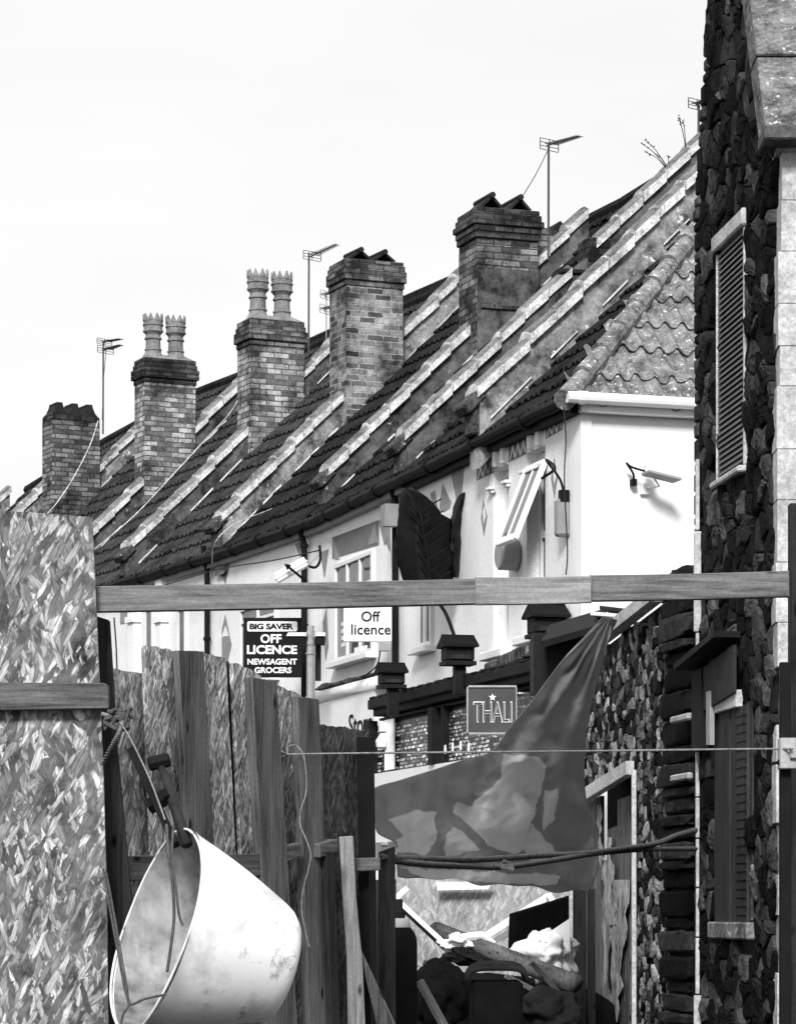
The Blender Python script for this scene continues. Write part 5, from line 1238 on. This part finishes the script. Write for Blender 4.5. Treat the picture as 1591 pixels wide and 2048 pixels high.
# ------------------------------------------------------------------ heap behind the ropes
mb = sheet([(780, 1700), (1140, 1700), (1140, 1990), (780, 1990)], 22.6, .02); mb = MB(); mb.prism([at(785, 1705, 22.6), at(1150, 1705, 22.6), V((at(1150, 0, 22.6).x, 22.6, 0)), V((at(785, 0, 22.6).x, 22.6, 0))], V((0, .02, 0)))
tag(mb.build('chipboard_sheet', M['osb_far'], None), 'pale chipboard sheet standing behind the rubble heap', 'board')
mb = MB(); mb.prism([at(872, 1764, 22.5), at(985, 1764, 22.5), at(975, 1779, 22.5), at(874, 1781, 22.5)], V((0, -.02, 0))); tag(mb.build('paper_notice', M['gloss_white'], None), 'blank white strip fixed high on the pale chipboard', 'strip')
def stick(a, b, D0, D1, w, m, label, grp=None):
    p = at(*a, D0); q = at(*b, D1); d = (q-p).normalized(); s_ = d.cross(V((0, 1, 0))).normalized(); mb = MB(); mb.box((p+q)/2, d*(q-p).length/2, s_*w, V((0, 1, 0))*.03); return tag(mb.build('batten', M[m], None, grain=d, bevel=.003), label, 'timber', grp)
stick((800, 1806), (898, 1896), 20.6, 20.2, .016, 'gloss_white', 'white batten sloping down right beside the gas cylinder')
stick((788, 1800), (815, 1776), 21.6, 21.6, .022, 'gloss_white', 'short white batten end under the left corner of the tarpaulin')
stick((950, 1886), (1098, 1792), 21.2, 21.6, .026, 'gloss_white', 'wide white batten rising right behind the black board')
stick((980, 1888), (1022, 1862), 20.6, 20.7, .020, 'board_pale', 'short pale timber offcut between the pipe and the black board')
stick((800, 1816), (892, 1902), 20.66, 20.3, .012, 'board_dark', 'dark batten lying just under the white sloping batten')
stick((1096, 1788), (1104, 1802), 21.5, 21.4, .02, 'gloss_white', 'white batten stub at the top right of the heap')
stick((838, 1962), (900, 2075), 14.6, 14.6, .022, 'board', 'grey timber leaning in the shade right of the gas cylinder')
mb = MB(); mb.prism([at(1018, 1828, 20.2), at(1140, 1790, 20.9), at(1140, 1885, 20.9), at(1015, 1905, 20.2)], V((.05, .05, 0))); tag(mb.build('black_board', M['matte_black'], None), 'black sheet leaning on the heap above the white sack', 'board')
mb = MB(); mb.tube([at(872, 1862, 20.6), at(930, 1885, 20.2), at(1050, 1930, 19.6), at(1150, 1968, 19.2)], .062, 20); pi = tag(mb.build('waste_pipe', M['board'], None, smooth=True), 'thick grey pipe sloping down across the heap', 'pipe')
def lump(pts_fn, name, m, label, cat, seed, smooth=True, n=44):
    """crumpled body: ellipsoid (centre, axes) pushed in and out by folds"""
    c, ax_, ay_, az_, amp = pts_fn; rnd = random.Random(seed); ph = [rnd.uniform(0, 6) for _ in range(8)]; rows = []
    for i in range(n+1):
        th = math.pi*i/n; row = []
        for k in range(2*n+1):
            a = 2*math.pi*(k % (2*n))/(2*n); x = math.sin(th)*math.cos(a); y = math.sin(th)*math.sin(a); z = math.cos(th)
            q_ = V((x, y, z+seed)); f = 1+amp*(1.6*mnoise.noise(q_*1.2)+.9*mnoise.noise(q_*2.6)-.8*abs(mnoise.noise(q_*2.1+V((7, 3, 1))))+.28*abs(mnoise.noise(q_*6)))
            row.append(V(c)+V(ax_)*x*f+V(ay_)*y*f+V(az_)*z*f)
        rows.append(row)
    mb = MB(); mb.grid(rows); return tag(mb.build(name, M[m], None, smooth=smooth), label, cat)
lump((at(1095, 1905, 19.9), (.17, 0, 0), (0, .18, 0), (0, 0, .16), .45), 'white_sack', 'bag', 'crumpled white sack lying right of the pipe', 'sack', 2)
mb = MB(); mb.prism([at(1075, 1880, 19.8), at(1138, 1838, 19.8), at(1140, 1900, 19.8)], V((0, .02, 0))); tag(mb.build('sack_flap', M['bag'], None), 'upright white flap of plastic above the crumpled sack', 'plastic')
lump((at(915, 1888, 20.0), (.10, -.02, -.02), (0, .12, 0), (.02, 0, .06), .45), 'plastic_wrap', 'bag', 'bright white plastic wrapped round the top of the pipe', 'plastic', 5)
mb = MB(); mb.tube([at(925, 1876, 20.0), at(962, 1874, 20.1), at(990, 1886, 20.1)], [.03, .04, .01], 10); tag(mb.build('plastic_scrap', M['bag'], None), 'white plastic scrap lying along the upper side of the pipe', 'plastic')
lump((at(880, 1995, 16.6), (.15, 0, 0), (0, .2, 0), (0, 0, .21), .22), 'black_sack', 'matte_black', 'black crumpled rubbish sack between the cylinder and the dark bin', 'sack', 8)
lump((at(935, 1915, 18.6), (.12, 0, -.04), (0, .1, 0), (.03, 0, .05), .3), 'black_sack', 'matte_dark', 'small dark torn sack under the white plastic wrap', 'sack', 11)
lump((at(1100, 2030, 17.2), (.18, 0, 0), (0, .2, 0), (0, 0, .15), .22), 'dark_rag', 'matte_dark', 'dark heap of rags under the lower end of the pipe', 'rags', 14)
lump((at(960, 2070, 21.2), (1.05, 0, 0), (0, .6, 0), (0, 0, .46), .07), 'spoil_heap', 'yard', 'dark low heap of spoil filling the yard under the pipe', 'rubble heap', 17, n=40)
# gas cylinder
c = at(796, 2048, 14.1); gc = thing('gas_cylinder', 'dark gas cylinder with pale collar standing beside the post', 'gas cylinder', V((c.x, c.y, 0)))
zt = (HY-1888)/F*14.1+EYE; r_ = 38/F*14.1; mb = MB(); mb.lathe([(0, 0), (r_, .02), (r_, zt), (r_*.96, zt+.03), (r_*.85, zt+.055), (r_*.62, zt+.08), (r_*.6, zt+.085)], Matrix.Translation(V((c.x, c.y, 0))), 32); mb.build('cylinder_body', M['matte_black'], gc, smooth=True)
mb = MB(); mb.lathe([(r_*.64, zt+.075), (r_*.66, zt+.08), (r_*.60, zt+.115), (r_*.5, zt+.12), (r_*.3, zt+.12)], Matrix.Translation(V((c.x, c.y, 0))), 32); mb.build('collar', M['grey_plastic'], gc, smooth=True)
mb = MB(); mb.lathe([(r_*.36, zt+.12), (r_*.36, zt+.15), (r_*.24, zt+.16), (r_*.24, zt+.21), (0, zt+.21)], Matrix.Translation(V((c.x, c.y, 0))), 16); mb.build('valve', M['matte_dark'], gc)
# dark wheelie style bin with domed lid
c = at(992, 2048, 14.9); bt = thing('dark_bin', 'dark bin with rounded lid at the bottom centre', 'bin', V((c.x, c.y, 0)))
zt = (HY-1962)/F*14.9+EYE; mb = MB(); w_ = 64/F*14.9; mb.prism([V((c.x-w_*.8, c.y-.15, 0)), V((c.x+w_*.8, c.y-.15, 0)), V((c.x+w_*.8, c.y+.25, 0)), V((c.x-w_*.8, c.y+.25, 0))], Z*(zt)); mb.build('bin_body', M['matte_black'], bt, bevel=.015)
mb = MB(); rows = []
for i in range(9):
    y = c.y-.19+.46*i/8; rows.append([V((c.x+w_*1.02*(k/10-1), y, zt+.10*math.sqrt(max(0, 1-(k/10-1)**4))*(.55+.45*math.sin(math.pi*(.12+.76*i/8))))) for k in range(21)])
mb.grid(rows); mb.build('lid', M['matte_dark'], bt, smooth=True, solid=.02)
# dark board added to blacken the view under the fence rail and behind the cylinder
mb = MB(); mb.prism([at(745, 1760, 15.6), at(792, 1760, 15.6), V((at(792, 0, 15.6).x, 15.6, 0)), V((at(745, 0, 15.6).x, 15.6, 0))], V((0, .05, 0))); tag(mb.build('dark_board', M['board_dark'], None, grain=Z), 'dark board added to blacken the gap behind the gas cylinder', 'board')

rnd = random.Random(31)
for k_, (a_, b_, D0_, m_, lb_) in enumerate((((846, 1925), (905, 1952), 17.6, 'board', 'broken grey timber lying on the sack beside the cylinder'), ((1010, 1952), (1075, 1985), 18.3, 'board_pale', 'short pale timber under the pipe right of the bin'), ((930, 1905), (985, 1932), 18.9, 'board_dark', 'dark timber crossing under the wrapped end of the pipe'), ((1062, 1925), (1120, 1990), 18.4, 'board', 'grey timber leaning below the crumpled white sack'))):
    stick(a_, b_, D0_, D0_+.2, .016, m_, lb_)
